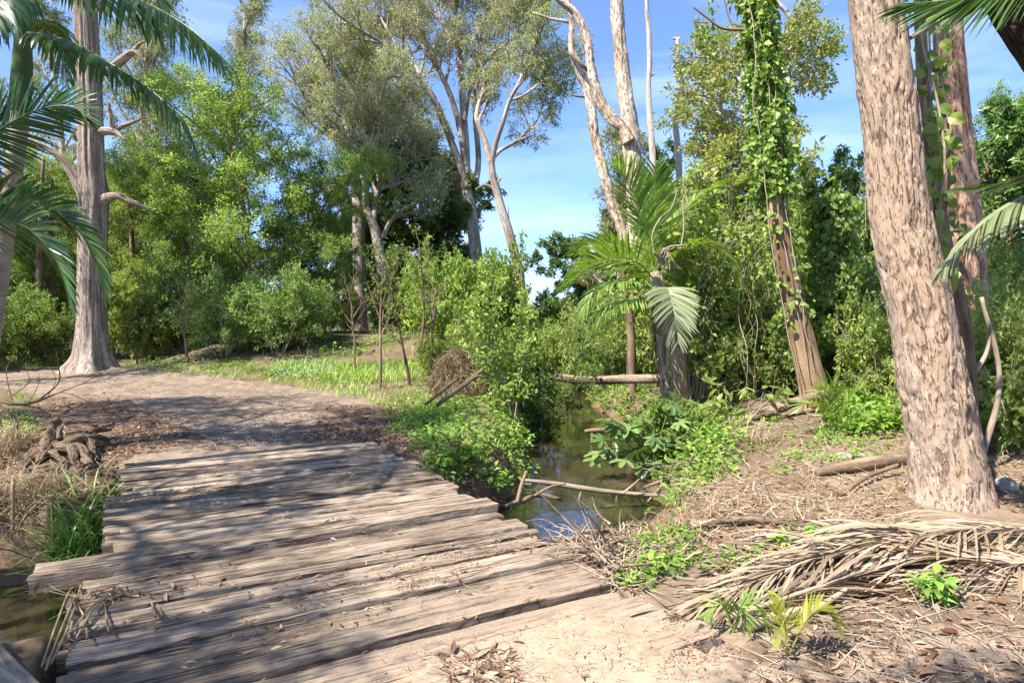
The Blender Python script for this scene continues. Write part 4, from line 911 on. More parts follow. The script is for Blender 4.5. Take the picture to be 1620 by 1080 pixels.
# ================================================================== palms
def palm_fronds(root, specs, mat, **kw):
    for i, s in enumerate(specs):
        b = MB(); Y = s['Y']; pts = np.array([P(x, y, Y+(e[0] if e else 0)) for x, y, *e in s['p']])
        frond(b, pts, s.get('L', .6), s.get('n', 50), s.get('w', .035), s.get('a0', 70), s.get('a1', 30), s.get('droop', .9), s.get('lift', .1), s.get('seed', i), s.get('roll', 0), s.get('t0', .1), s.get('rr', .016), prof=s.get('prof'), rnd=s.get('rnd', (0, 1)))
        b.build('frond', s.get('mat', mat), root)
def left_palms():
    Y = 6.5; b0 = at(-42, Y); root = thing('palm_tree', 'palm with a smooth green crownshaft at the left edge', 'palm', b0)
    b = MB(); w, r = pxlimb([(-42, 770, 18), (-34, 690, 15), (-14, 520, 14), (2, 410, 13.5), (12, 330, 13), (20, 280, 12.5), (29, 215, 12), (32, 170, 12)], Y); w[0] = b0-[0, 0, .1]
    q = smooth_path(np.c_[w, r], 160); b.tube(q[:, :3], q[:, 3], 24, lambda bk, t: .004*np.sin(bk[:, 2]*62)+.006*(fbm(bk*4, 3, 4)-.5)); b.build('trunk', M['bark_palm'], root)
    b = MB(); w, r = pxlimb([(31.5, 178, 13), (33, 150, 14.5), (35, 110, 14), (36, 80, 12.5), (37, 50, 11), (38, 0, 9), (40, -60, 7)], Y); q = smooth_path(np.c_[w, r], 60); b.tube(q[:, :3], q[:, 3], 24); b.build('crownshaft', M['shaft'], root)
    S = [dict(p=[(40, 0), (70, -32, -.2), (140, -28, -.5), (220, 0, -.8), (290, 38, -1.0), (340, 80, -1.1), (368, 108, -1.1)], L=.62, n=62, droop=2.6, a0=62, a1=25, lift=-.1, w=.042, Y=Y),
         dict(p=[(40, 52), (60, 54, -.2), (110, 66, -.5), (170, 98, -.8), (235, 140, -.9), (285, 188, -1.0), (314, 244, -1.0)], L=.42, n=60, droop=2.2, a0=58, a1=22, lift=-.1, w=.038, Y=Y),
         dict(p=[(40, 40), (60, 32, .3), (80, 50, .7), (95, 85, .9), (108, 130, 1.0)], L=.42, n=36, droop=1.8, a0=55, w=.036, Y=Y),
         dict(p=[(38, 20), (10, 0, .1), (-40, 5, .3), (-110, 50, .5), (-160, 120, .6)], L=.6, n=44, droop=2.2, a0=60, w=.04, Y=Y),
         dict(p=[(38, 10), (20, -20, -.5), (0, -20, -1.2), (-30, 20, -1.9), (-50, 70, -2.2)], L=.55, n=40, droop=2.2, a0=60, w=.04, Y=Y),
         dict(p=[(40, -20), (60, -80, .4), (110, -100, 1.1), (180, -70, 1.8), (230, -20, 2.2)], L=.6, n=46, droop=2.0, a0=60, w=.04, Y=Y),
         dict(p=[(40, -20), (90, -70, -.9), (180, -60, -1.9), (250, -10, -2.6)], L=.55, n=46, droop=2.0, a0=60, w=.04, Y=Y),
         dict(p=[(39, -40), (34, -140), (30, -240), (26, -330)], L=.5, n=40, droop=.6, a0=50, w=.04, Y=Y)]
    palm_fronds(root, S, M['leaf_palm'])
    b0 = at(-330, 5.0); root = thing('palm_tree', 'low palm leaning its fronds in from beyond the left edge', 'palm', b0); Y = 4.6
    b = MB(); w = np.array([b0-[0, 0, .1], b0+[.1, 0, 1.0], P(-230, 330, Y)]); b.tube(smooth_path(w, 30), .08, 14); b.build('trunk', M['bark_palm'], root)
    S = [dict(p=[(-230, 330), (-120, 255), (-40, 222), (0, 205), (40, 182), (85, 168), (118, 170), (136, 186)], L=.42, n=62, droop=.25, a0=72, a1=22, lift=.10, roll=1.25, w=.026, t0=.3, Y=Y),
         dict(p=[(-230, 330), (-120, 348), (-20, 351), (28, 354), (58, 372), (85, 405), (103, 445), (112, 488)], L=.36, n=64, droop=.35, a0=66, a1=20, lift=.1, roll=.95, w=.024, t0=.35, Y=Y),
         dict(p=[(-230, 330), (-100, 320), (0, 316), (50, 320), (95, 338), (130, 370), (154, 415), (166, 466)], L=.36, n=64, droop=.45, a0=62, a1=20, lift=.1, roll=1.0, w=.024, t0=.35, Y=4.9),
         dict(p=[(-230, 330), (-200, 240), (-150, 180), (-90, 160)], L=.4, n=40, droop=.4, w=.026, Y=Y), dict(p=[(-230, 330), (-300, 260), (-400, 260), (-480, 330)], L=.4, n=40, droop=.6, w=.026, Y=Y)]
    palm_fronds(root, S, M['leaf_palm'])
left_palms()

def creek_palm():
    Y = 12.0; b0 = at(1066, Y); root = thing('palm_tree', 'shaggy stemmed palm with arching fronds on the far bank of the creek', 'palm', b0)
    w, r = pxlimb([(1068, 660, 23), (1067, 625, 20), (1062, 570, 21), (1055, 530, 19), (1048, 495, 14), (1042, 465, 12), (1038, 430, 10)], Y); w[0] = b0-[0, 0, .2]
    b = MB(); q = smooth_path(np.c_[w, r], 110); b.tube(q[:, :3], q[:, 3], 30, lambda bk, t: .08*(fbm(bk*np.array([10, 10, 1.4]), 4, 3)-.5)); tr = b.build('trunk', M['boots'], root)
    rg = np.random.default_rng(3); b = MB(); n = 150; i = rg.integers(20, 100, n); a = rg.uniform(0, 6.28, n); o = np.c_[np.cos(a), np.sin(a), np.zeros(n)]
    p0 = q[i, :3]+o*q[i, 3:4]*.95; K = 5; pts = np.stack([p0+o*.10*k/4*rg.uniform(.2, 1.2, (n, 1))+np.array([0, 0, -.13*k])*rg.uniform(.6, 1.3, (n, 1)) for k in range(K)], 1)
    b.strips(pts, np.repeat(nrm(np.cross(o, [0, 0, 1.]))[:, None], K, 1), np.array([.03, .035, .03, .02, .004]), rg.random(n)); b.build('dry_sheath', M['straw'], tr, root.location)
    S = [dict(p=[(1040, 450), (1015, 420, -.3), (985, 408, -.6), (950, 412, -.8), (918, 432, -1.0), (898, 455, -1.0)], L=.95, n=56, droop=.35, a0=70, a1=25, roll=-.6, lift=.15, w=.045, mat=M['leaf_palm_lit'], Y=Y),
         dict(p=[(1040, 450), (1000, 400, .6), (960, 385, 1.0), (925, 390, 1.2), (900, 405, 1.2)], L=.7, n=50, droop=.4, a0=70, roll=-.5, w=.04, Y=Y),
         dict(p=[(1042, 465), (1010, 450, -.4), (970, 448, -.8), (940, 465, -1.0), (922, 500, -1.1)], L=.7, n=46, droop=.9, a0=60, w=.042, mat=M['leaf_palm_lit'], Y=Y),
         dict(p=[(1044, 480), (1015, 475, -.5), (980, 480, -.9), (950, 500, -1.1), (928, 535, -1.1)], L=.6, n=44, droop=1.2, a0=60, w=.042, Y=Y),
         dict(p=[(1044, 470), (1052, 455, -.5), (1060, 465, -1.0), (1068, 500, -1.35), (1073, 545, -1.35)], L=.72, n=40, droop=.5, a0=78, a1=28, lift=.05, w=.05, t0=.12, mat=M['leaf_palm_glare'], rnd=(.2, 1), Y=Y),
         dict(p=[(1038, 440), (1022, 380), (1005, 320, -.2), (985, 275, -.4), (968, 258, -.6)], L=.95, n=54, droop=.4, a0=62, a1=26, lift=.15, w=.042, Y=Y),
         dict(p=[(1038, 430), (1038, 370), (1037, 310), (1036, 262, -.2)], L=.85, n=50, droop=.3, a0=60, a1=30, w=.045, mat=M['leaf_palm_lit'], Y=Y),
         dict(p=[(1038, 430), (1060, 370, .1), (1090, 325, .2), (1130, 295, .3), (1170, 285, .4)], L=.9, n=54, droop=.7, a0=62, a1=26, w=.045, Y=Y),
         dict(p=[(1040, 440), (1075, 400, -.2), (1110, 385, -.4), (1145, 400, -.5), (1165, 440, -.5)], L=.8, n=48, droop=1.0, a0=62, w=.045, Y=Y),
         dict(p=[(1042, 460), (1080, 440, .4), (1115, 450, .7), (1138, 490, .8)], L=.7, n=40, droop=1.2, w=.042, Y=Y),
         dict(p=[(1038, 440), (1030, 380, .8), (1028, 340, 1.5), (1015, 310, 2.1)], L=.8, n=44, droop=.6, w=.042, Y=Y)]
    for q in S: q['L'] = q.get('L', .6)*.86
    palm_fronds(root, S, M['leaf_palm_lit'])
    b = MB(); rg = np.random.default_rng(5)     # old flower stalks
    for k in range(26):
        p0 = P(1052+rg.uniform(-6, 6), 392, Y-.4); e = p0+[rg.normal(0, .13), rg.normal(0, .08), -rg.uniform(.2, .45)]; b.tube(smooth_path([p0, (p0+e)/2+rg.normal(0, .04, 3), e], 8), .006, 4, cap=False)
    for pts in ([(1042, 420), (1050, 395), (1075, 388), (1095, 392)], [(1035, 400), (1032, 372), (1045, 345), (1062, 330), (1072, 300)], [(1075, 400), (1082, 360), (1080, 320), (1088, 300)]):
        b.tube(smooth_path([P(x, y, Y-.45) for x, y in pts], 24), .014, 6, cap=False)
    b.build('flower_stalk', M['bark_twig'], root)
creek_palm()

def right_palms():
    b0 = at(1990, 5.2); Y = 5.0; root = thing('palm_tree', 'palm reaching one frond, tinted silvery for glare, in from the right edge', 'palm', b0)
    b = MB(); b.tube(smooth_path([b0-[0, 0, .1], b0+[0, 0, 1.2], P(1960, 330, Y)], 30), .09, 14); b.build('trunk', M['bark_palm'], root)
    S = [dict(p=[(1960, 330), (1850, 285), (1740, 282), (1650, 300), (1595, 326), (1550, 358), (1512, 398), (1490, 424)], L=.50, n=78, droop=1.7, a0=64, a1=24, lift=-.05, w=.044, mat=M['leaf_palm_glare'], rnd=(.1, 1), t0=.3, Y=Y),
         dict(p=[(1960, 330), (1800, 250, .5), (1680, 268, .7), (1600, 290, .8), (1520, 300, .9)], L=.45, n=60, droop=.4, a0=50, a1=18, lift=.1, w=.03, t0=.3, Y=Y),
         dict(p=[(1960, 330), (2060, 260), (2150, 300), (2220, 380)], L=.5, n=40, droop=1.2, w=.035, Y=Y), dict(p=[(1960, 330), (1930, 240, .6), (1900, 200, 1.4), (1840, 230, 2.2)], L=.5, n=40, droop=1.2, w=.035, Y=Y)]
    palm_fronds(root, S, M['leaf_palm'])
    b0 = at(1900, 3.4); Y = 3.7; root = thing('palm_tree', 'tall palm whose fan of fronds hangs over the upper right corner', 'palm', b0)
    b = MB(); b.tube(smooth_path([b0-[0, 0, .1], b0+[.1, 0, 2], P(1830, -180, Y)], 40), .10, 14); b.build('trunk', M['bark_palm'], root)
    S = [dict(p=[(1830, -180), (1720, -90), (1640, -45, .1), (1560, -12, .2), (1490, 2, .3), (1425, 6, .4)], L=.52, n=60, droop=.35, a0=66, a1=22, lift=-.2, roll=.5, w=.036, t0=.25, Y=Y),
         dict(p=[(1830, -180), (1800, -260), (1700, -300), (1600, -260)], L=.5, n=44, droop=.8, w=.036, Y=Y), dict(p=[(1830, -180), (1900, -250), (2000, -240), (2080, -140)], L=.5, n=44, droop=.8, w=.036, Y=Y)]
    palm_fronds(root, S, M['leaf_palm'])
right_palms()

def seedlings():
    def sd(px, py, s, lab, mat, fr):
        b0 = G(px, py); root = thing('palm_seedling', lab, 'palm seedling', b0, 'palm seedlings on the right bank')
        for i, (dx, dy, dz, L, n) in enumerate(fr):
            e = np.array([dx, dy, dz])*s; b = MB(); frond(b, [b0, b0+e*.45+[0, 0, .16*s], b0+e*.8+[0, 0, .12*s], b0+e], L*s, int(n*1.5), .016*s, 58, 24, .35, .18, i, 0, .28, .006*s, K=5)
            b.build('frond', mat, root)
    sd(1245, 1040, 1.0, 'yellow green palm seedling in front of the dry fallen frond', M['leaf_seedling'], [(.24, -.04, .16, .15, 14), (-.03, .02, .22, .13, 8), (-.06, -.06, .08, .12, 5)])
    sd(1160, 1000, .9, 'flat grey green palm seedling against the sheath of the dry frond', M['leaf_palm_lit'], [(-.16, -.03, .04, .15, 12), (.18, -.04, .05, .15, 12), (.04, -.12, .05, .12, 8)])
    sd(1322, 685, 1.5, 'upright palm seedling between the vine covered trunk and the thick trunk', M['leaf_palm_lit'], [(-.25, -.10, .38, .26, 13), (-.02, .05, .46, .24, 12), (.24, -.1, .40, .22, 9), (-.42, -.1, .22, .22, 10)])
seedlings()

# dry fallen fronds
def fallen_fronds():
    rg = np.random.default_rng(9)
    def one(lab, px, L, n, w, a0, a1, seed, lift, hump, rr, stalk=None, roll=0.0, droop=.5):
        q = smooth_path(np.array([G(x, y)+[0, 0, h*.5] for x, y, h in px]), 50); root = thing('fallen_frond', lab, 'dry palm frond', q[0], 'dry palm fronds lying on the right bank')
        b = MB(); frond(b, q, L, n, w, a0, a1, droop*2.0, lift, seed, roll, .02, rr, .19, K=8, prof=lambda t: .55+.45*np.sin(PI*np.clip(t*.9+.1, 0, 1)))
        # let the leaflets rest on the ground
        for i in range(len(b.v)):
            g = surf(b.v[i][:, :2])+.008+.02*rg.random(len(b.v[i])); b.v[i][:, 2] = np.maximum(b.v[i][:, 2], g)
        b.build('leaflets', M['dry_frond'], root)
        if stalk is not None:
            p = np.array([G(x, y)+[0, 0, h] for x, y, h, _ in stalk]); r = [k[3] for k in stalk]; qq = smooth_path(np.c_[p, r], 40); b = MB(); b.tube(qq[:, :3], qq[:, 3], 16, nz3((8, 8, 1), .01, 3)); b.build('sheath', M['sheath'], root)
    one('largest dry frond sweeping its leaflets leftward across the sandy bank', [(1680, 850, .12), (1560, 858, .20), (1440, 872, .20), (1320, 892, .16), (1220, 920, .10), (1120, 962, .03)], .95, 130, .022, 27, 9, 1, .10, 0, .016)
    one('dry frond with a thick pale sheath end beside the bridge corner', [(1150, 985, .06), (1230, 965, .12), (1330, 935, .15), (1440, 905, .14), (1560, 880, .10)], .95, 130, .022, 26, 9, 2, .03, 0, .018,
        [(1180, 1000, .04, .030), (1215, 992, .05, .032), (1255, 982, .05, .030), (1295, 972, .05, .022), (1340, 950, .08, .014)])
    one('dry frond fanned out under the thick leaning trunk at the right edge', [(1660, 900, .08), (1560, 905, .14), (1470, 890, .16), (1390, 860, .10), (1330, 850, .04)], .85, 110, .022, 30, 10, 3, .04, 0, .015)
    one('narrow dry frond lying along the lower right above the leaf litter', [(1700, 930, .03), (1600, 925, .06), (1480, 925, .05), (1380, 915, .03)], .5, 60, .018, 20, 8, 4, .03, 0, .012)
fallen_fronds()

# ================================================================== forest: prototypes then copies
GR = {}
def forest():
    P0 = {}
    def place(kind, make, rows, group, name=None):
        root = None
        for i, (px, Y, sc, rz, lab) in enumerate(rows):
            loc = at(px, Y)
            if root is None: root = make(loc, lab); root.rotation_euler = (0, 0, rz); root.scale = (sc,)*3 if not hasattr(sc, '__len__') else sc; root['group'] = group
            else: clone(root, loc-[0, 0, .05], rz, sc, lab, None, group)
    D = dict(n=(22, 9, 7))
    g = 'leafy trees of the forest edge'
    place('bright', lambda l, s: broad_tree('forest_tree', s, 'tree', l, 10, .11, 31, M['leaf_bright'], M['bark_brown'], per=30, ln=.11, wd=.05, sp=dict(BROAD, t0=(.16, .2, .1), **D), spread=1.0, off=.10), [
        (398, 23, (1.08, 1.08, .90), 0, 'tallest bright green tree on the forest edge with a straight slim trunk'),
        (325, 26, .70, 2.0, 'bright leafy tree just left of the tallest bright green one'),
        (465, 25, (.78, .78, .68), 4.0, 'bright leafy tree right of the tallest bright green one, its trunk dark with creeper'),
        (250, 29, .78, 1.0, 'bright tree peeping out between the grey trunk and the tallest green one'),
        (1170, 21, .52, 3.0, 'light green tree behind the vine covered trunk'),
        (1500, 22, .62, 5.0, 'bright tree behind the reddish trunk')], g)
    place('mid', lambda l, s: broad_tree('forest_tree', s, 'tree', l, 9, .10, 33, M['leaf_mid'], M['bark_brown'], per=34, ln=.115, wd=.055, off=.10, sp=dict(BROAD, t0=(.10, .2, .1), **D), spread=1.15), [
        (515, 27, .5, 0, 'mid green tree at the right end of the forest edge'),
        (60, 27, .8, 1.3, 'mid green tree left of the grey trunk'),
        (-60, 24, .85, 3.1, 'mid green tree at the far left edge behind the palm'),
        (200, 33, .85, 4.4, 'taller mid green tree above the yellow tree'),
        (400, 35, .95, 5.5, 'mid green tree deep behind the slim trunk'),
        (1125, 25, .5, 2.0, 'mid green tree behind the creek palm'),
        (1400, 18, .40, 3.3, 'mid green tree in the gap left of the thick trunk'),
        (1265, 19, .42, .6, 'mid green tree behind the ivy column'),
        (1600, 17, .66, 2.4, 'mid green tree near the right edge under the clouds'),
        (1010, 30, .70, 1.1, 'far mid green tree behind the forked flaky tree'),
        (690, 52, 0.4, 0.3, 'hazy far tree just right of the round dark tree'),
        (722, 66, 0.5, 1.4, 'pale far tree between the round dark tree and the spreading gum'),
        (748, 58, 0.36, 2.5, 'low far tree behind the foot of the spreading gum'),
        (790, 62, 0.42, 3.6, 'low far tree seen between the two leaning gum trunks'),
        (835, 55, 0.4, 4.7, 'low far tree right of the slim leaning gum'),
        (865, 64, 0.45, 5.8, 'far tree left of the lowest dip of the sky gap'),
        (905, 70, 0.42, 0.9, 'small far tree under the lowest dip of the sky gap'),
        (940, 60, 0.52, 2.0, 'far tree behind the left fronds of the creek palm'),
        (650, 60, 0.5, 3.1, 'far tree showing through the limbs over the round dark tree'),
        (985, 55, 0.55, 4.2, 'far tree behind the slanting pale trunk')], g)
    place('yellow', lambda l, s: broad_tree('forest_tree', s, 'tree', l, 8, .09, 35, M['leaf_yellow'], M['bark_brown'], per=32, ln=.115, wd=.05, off=.10, sp=dict(BROAD, t0=(.12, .2, .1), **D), spread=1.2), [
        (238, 25, .86, 0, 'yellow green tree right of the grey trunk'),
        (120, 30, .95, 2.2, 'yellow green tree hidden behind the grey trunk'),
        (20, 32, .95, 4.0, 'yellow green tree behind the palm trunk at the left')], g)
    place('dark', lambda l, s: broad_tree('round_tree', s, 'tree', l, 8, .16, 37, M['leaf_dark'], M['bark_brown'], per=26, ln=.22, wd=.10, sp=dict(BROAD, t0=(.08, .15, .1), n=(26, 10, 8)), spread=1.5), [
        (645, 33, 1.0, 0, 'round dark green tree standing beside the sky gap'),
        (570, 37, .75, 2.0, 'dark green tree behind the red streaked gum'),
        (1050, 26, .8, 1.0, 'dark creeper hung tree behind the thin dead pole'),
        (1262, 16.5, .58, 3.0, 'dark leafy tree right of the vine covered trunk'),
        (1400, 15.5, .42, 5.0, 'dark leafy tree half hidden by the thick trunk'),
        (1615, 15, .64, 4.0, 'dark tree with wispy twigs above the silvery frond'),
        (160, 36, .85, 4.0, 'dark tree deep in the forest behind the grey trunk'),
        (360, 38, .7, 5.2, 'dark tree deep in the forest behind the bright trees'),
        (872, 40, .34, .5, 'small dark tree at the foot of the sky gap'),
        (950, 27, .62, 2.5, 'dark bushy tree behind the slanting pale trunk')], 'dense dark trees')
    place('eucF', lambda l, s: broad_tree('eucalyptus_tree', s, 'tree', l, 20, .26, 41, M['leaf_gum'], M['bark_gum'], per=17, ln=.19, wd=.05, sp=dict(EUC, n=(14, 7, 6)), hang=.6, off=.10, sc=.72), [
        (262, 36, 1.0, 0, 'tall gum high above the forest between the grey trunk and the bright trees'),
        (352, 42, 1.12, 1.0, 'tall gum towering behind the tallest bright green tree'),
        (190, 42, 1.15, 2.2, 'tall gum behind the big frond of the left palm'),
        (80, 38, 1.1, 3.4, 'tall gum behind the grey trunk at the left'),
        (-20, 34, 1.05, 4.4, 'tall gum beyond the palm crown at the left'),
        (300, 46, 1.2, 5.2, 'tall gum farthest back beside the upper patch of blue sky')], 'tall gums behind the forest')
    place('eucS', lambda l, s: broad_tree('eucalyptus_tree', s, 'tree', l, 9, .12, 43, M['leaf_gum'], M['bark_gum'], per=22, ln=.16, wd=.05, sp=dict(EUC, t0=(.3, .3, .2), n=(12, 7, 7)), hang=.5, off=.1, sc=.55), [
        (712, 46, .80, 0, 'small far gum at the foot of the sky gap beside the round dark tree'),
        (735, 60, .75, 2.0, 'faint far gum left of the leaning gum trunks'),
        (975, 24, .85, 1.0, 'loose olive tree left of the creek palm behind the pale trunk'),
        (1085, 25, .62, 4.0, 'grey green loose tree right of the crooked dead pole')], 'loose crowned young gums')
forest()

def shrubs():
    def place(make, rows, group):
        root = None
        for px, py, Y, sc, rz, lab in rows:
            loc = at(px, Y) if Y else G(px, py)
            if root is None: root = make(loc, lab); root.rotation_euler = (0, 0, rz); root.scale = (sc*.92, sc*.92, sc*1.25); root['group'] = group
            else: sc = (sc*(.8+.3*((px*7) % 10)/10), sc*.95, sc*(1.0+.5*((px*3) % 10)/10)); clone(root, loc-[0, 0, .03], rz, sc, lab, None, group)
    place(lambda l, s: bush('shrub', s, 'shrub', l, 2.6, 51, M['leaf_yellow'], M['bark_twig'], stems=9, per=16, ln=.17, wd=.075, spread=.35), [
        (222, 0, 22, .80, 0, 'yellow flushed shrub at the right foot of the grey trunk'),
        (262, 0, 22.5, .7, 2, 'smaller yellow flushed shrub beside its larger neighbour'),
        (700, 0, 17, .45, 1, 'light green shrub left of the brown vine mound'),
        (748, 0, 18, .50, 4, 'light green shrub rising behind the brown vine mound'),
        (510, 0, 25, .7, 3, 'pale yellow shrub at the foot of the red streaked gum'),
        (722, 0, 22.5, 0.95, 0.5, 'light shrub filling the foot of the spreading gum'),
        (690, 0, 25, 1.0, 1.5, 'light shrub between the round dark tree and the spreading gum'),
        (772, 0, 25, 1.1, 2.5, 'light shrub between the feet of the two leaning gums'),
        (868, 0, 23, 0.85, 3.5, 'light shrub right of the slim leaning gum'),
        (905, 0, 27, 0.9, 4.5, 'light shrub under the low dip of the sky'),
        (640, 0, 27, 0.8, 5.5, 'light shrub below the smooth grey gum')], 'yellow green shrubs')
    place(lambda l, s: bush('shrub', s, 'shrub', l, 2.8, 53, M['leaf_mid'], M['bark_twig'], stems=11, per=15, ln=.13, wd=.06, spread=.6), [
        (300, 0, 23, 1.0, 0, 'green shrub below the bright trees, left of the slim trunk'),
        (350, 0, 21, .9, 1, 'green shrub at the slim trunk of the tallest bright tree'),
        (440, 0, 21, .95, 2, 'broad dark shaded shrub right of the slim trunk'),
        (480, 0, 22, .75, 3, 'green shrub spilling over the grass right of the broad shaded one'),
        (20, 0, 23, 1.0, 4, 'green shrub behind the tawny grass tussocks at the far left'),
        (80, 0, 24, .9, 5, 'green shrub close left of the grey trunk'),
        (-80, 0, 21, 1.0, .4, 'green shrub beyond the left edge of the track'),
        (540, 0, 29, .6, 1.4, 'green shrub in the shade below the pale gums'),
        (600, 0, 32, .6, 2.4, 'green shrub under the smooth grey gum'),
        (660, 0, 32, .6, 3.4, 'green shrub below the round dark tree'),
        (890, 0, 21, .4, 2.0, 'green shrub at the far turn of the creek'),
        (840, 0, 26, .7, 3.0, 'green shrub closing the view behind the tangled bush'),
        (780, 0, 27, .75, 5.0, 'green shrub hiding the foot of the spreading gum'),
        (960, 0, 18, .75, 5.5, 'green shrub on the far bank behind the log')], 'green shrubs of the undergrowth')
    place(lambda l, s: bush('shrub', s, 'shrub', l, 2.6, 55, M['leaf_bright'], M['bark_twig'], stems=11, per=15, ln=.12, wd=.055, spread=.55, hang=.3), [
        (1130, 0, 15, .95, 0, 'bright tangled shrub right of the creek palm'),
        (1175, 0, 14, 1.0, 1, 'bright tangled shrub left of the vine covered trunk'),
        (1230, 0, 15.5, .9, 2, 'bright shrub close behind the vine covered trunk'),
        (1370, 0, 13.5, .95, 3, 'bright shrub between the ivy column and the thick trunk'),
        (1400, 0, 15, 1.1, 4, 'taller bright shrub at the left side of the thick trunk'),
        (1100, 0, 17, 1.1, 5, 'bright shrub above the log end'),
        (1560, 0, 11, .75, .7, 'bright shrub right of the thick trunk under the silvery frond'),
        (1630, 0, 10.5, .85, 1.7, 'bright shrub at the right edge on the rising bank'),
        (1500, 0, 12.5, .9, 2.7, 'bright shrub behind the reddish trunk foot'),
        (1600, 0, 13.5, 1.0, 3.7, 'bright shrub high on the bank at the right'),
        (1700, 0, 12, 1.0, 4.7, 'bright shrub past the right edge'),
        (925, 0, 22, .85, 1.9, 'bright shrub at the end of the creek view'),
        (1030, 0, 17, .9, 5.1, 'bright shrub behind the shaggy palm stem'),
        (1300, 0, 14, .85, 2.9, 'bright shrub behind the foot of the ivy column'),
        (1215, 0, 12.9, 0.7, 0.2, 'low bright shrub touching the left side of the vine covered trunk'),
        (1262, 0, 13.0, 0.7, 1.2, 'low bright shrub just right behind the vine covered trunk'),
        (1350, 0, 13.1, 0.75, 2.2, 'low bright shrub right of the ivy column'),
        (1425, 0, 11.0, 0.6, 3.2, 'low bright shrub touching the left of the thick trunk'),
        (1160, 0, 12.8, 0.65, 4.2, 'low bright shrub between the lianas'),
        (1185, 0, 16.5, 1.5, 5.2, 'tall leafy vine wall left of the vine covered trunk'),
        (1345, 0, 16.5, 1.35, 0.8, 'tall leafy vine wall right of the ivy column'),
        (1115, 0, 15.8, 1.35, 1.8, 'tall leafy vine wall right of the creek palm'),
        (1430, 0, 17.5, 1.4, 2.8, 'tall leafy vine wall at the thick trunk'),
        (1545, 0, 14.5, 1.1, 3.8, 'leafy vine wall behind the reddish trunk'),
        (1552, 0, 8.3, .50, .3, 'small bright shrub in front of the reddish trunk foot'),
        (1605, 0, 8.6, .58, 1.3, 'small bright shrub below the silvery frond at the right edge')], 'bright shrubs on the creek bank')
    place(lambda l, s: bush('shrub', s, 'shrub', l, 2.4, 57, M['leaf_dark'], M['bark_twig'], stems=10, per=15, ln=.12, wd=.055, spread=.55), [
        (1345, 0, 13.2, .75, 0, 'low dark shrub in the shade behind the upright seedling'),
        (1200, 0, 17, 1.1, 1, 'dark shrub deep behind the vine covered trunk'),
        (1010, 0, 20, 1.0, 2, 'dark shrub behind the log near the creek'),
        (40, 0, 26, 1.2, 3, 'dark shrub in the deep shade at the left'),
        (290, 0, 27, 1.2, 4, 'dark shrub in the deep shade behind the yellow ones'),
        (1420, 0, 12.5, .7, 5, 'dark shrub beside the thick trunk'),
        (1480, 0, 16, 1.0, .9, 'dark tall shrub behind the thick trunk')], 'dark shade shrubs')
    # the tangled bush at the water's edge
    l = at(814, 11.8); r = bush('creekside_bush', 'tangled bright green bush leaning over the left side of the creek', 'bush', l, 2.7, 61, M['leaf_bright'], M['bark_twig'], stems=7, per=5, ln=.11, wd=.055, spread=.10, detail=2, hang=.25, sc=.36)
    l = at(790, 13.4); bush('creekside_bush', 'loose green bush behind the tangled bright one', 'bush', l, 1.8, 62, M['leaf_bright'], M['bark_twig'], stems=7, per=5, ln=.10, wd=.05, spread=.2, hang=.2, sc=.5)
    l = at(856, 13.4); bush('creekside_bush', 'darker leafy bush close right of the tangled bright one', 'bush', l, 2.0, 63, M['leaf_mid'], M['bark_twig'], stems=6, per=7, ln=.10, wd=.05, spread=.13, hang=.2, sc=.42)
    # yellow creeper over the palm
    l = at(1090, 12.6); bush('creeper_tangle', 'lime green creeper tangle climbing right of the shaggy palm', 'creeper', l, 4.4, 64, M['leaf_yellow'], M['bark_twig'], stems=7, per=7, ln=.14, wd=.08, spread=.14, hang=.4, sc=1.5)
    # brown dead vine mound
    b0 = at(728, 13.6); root = thing('dead_vine_mound', 'rounded mound of dead brown vines beside the creek bushes', 'dead vines', b0); rg = np.random.default_rng(8); b = MB()
    n = 3200; a = rg.uniform(0, 2*PI, n); el = np.arccos(rg.uniform(0, 1, n)); R = np.array([.62, .6, 1.12]); o = np.c_[np.cos(a)*np.sin(el), np.sin(a)*np.sin(el), np.cos(el)]
    k = .75+.35*fbm(o*2.2, 3, 4)[:, None]*1.2; p0 = b0+o*R*k; K = 5; pts = [p0]; d = nrm(rg.normal(size=(n, 3))*.5+np.array([0, 0, -1.])+o*.25)
    for _ in range(K-1): d = nrm(d+rg.normal(size=(n, 3))*.3); pts.append(pts[-1]+d*rg.uniform(.04, .10, (n, 1)))
    b.strips(np.stack(pts, 1), np.repeat(nrm(rg.normal(size=(n, 3)))[:, None], K, 1), np.array([.007, .009, .009, .007, .003])*1.3, rg.random(n)); b.build('dead_stems', M['dead_vine'], root)
    # large leaved plant on the right bank
    b0 = at(1035, 9.3); root = thing('broad_leaved_plant', 'plant with big dark lobed leaves overhanging the right side of the creek', 'plant', b0); b = MB(); l = MB()
    for k in range(30):
        a = rg.uniform(0, 6.28); e = b0+np.array([math.cos(a)*rg.uniform(.1, .75)-.12, math.sin(a)*rg.uniform(.1, .55), rg.uniform(.15, 1.2)]); m = b0+(e-b0)*.5+[0, 0, .22]; b.tube(smooth_path([b0, m, e], 10), .009, 5, cap=False)
        d = nrm(np.array([e-b0])*np.array([1, 1, .1])+np.array([[-.15, -.3, -.15]])+rg.normal(0, .2, (1, 3)))[0]; nn = nrm(np.array([[-.3, -.35, 1.0]])+rg.normal(0, .3, (1, 3)))[0]; s_ = nrm(np.cross(d, nn)[None])[0]; nn = np.cross(s_, d)
        Rr = rg.uniform(.15, .27); th = np.linspace(-2.6, 2.6, 57); lob = .40+.60*np.abs(np.cos(PI*th/.867))**1.3*(1-.28*np.abs(th)/2.6)
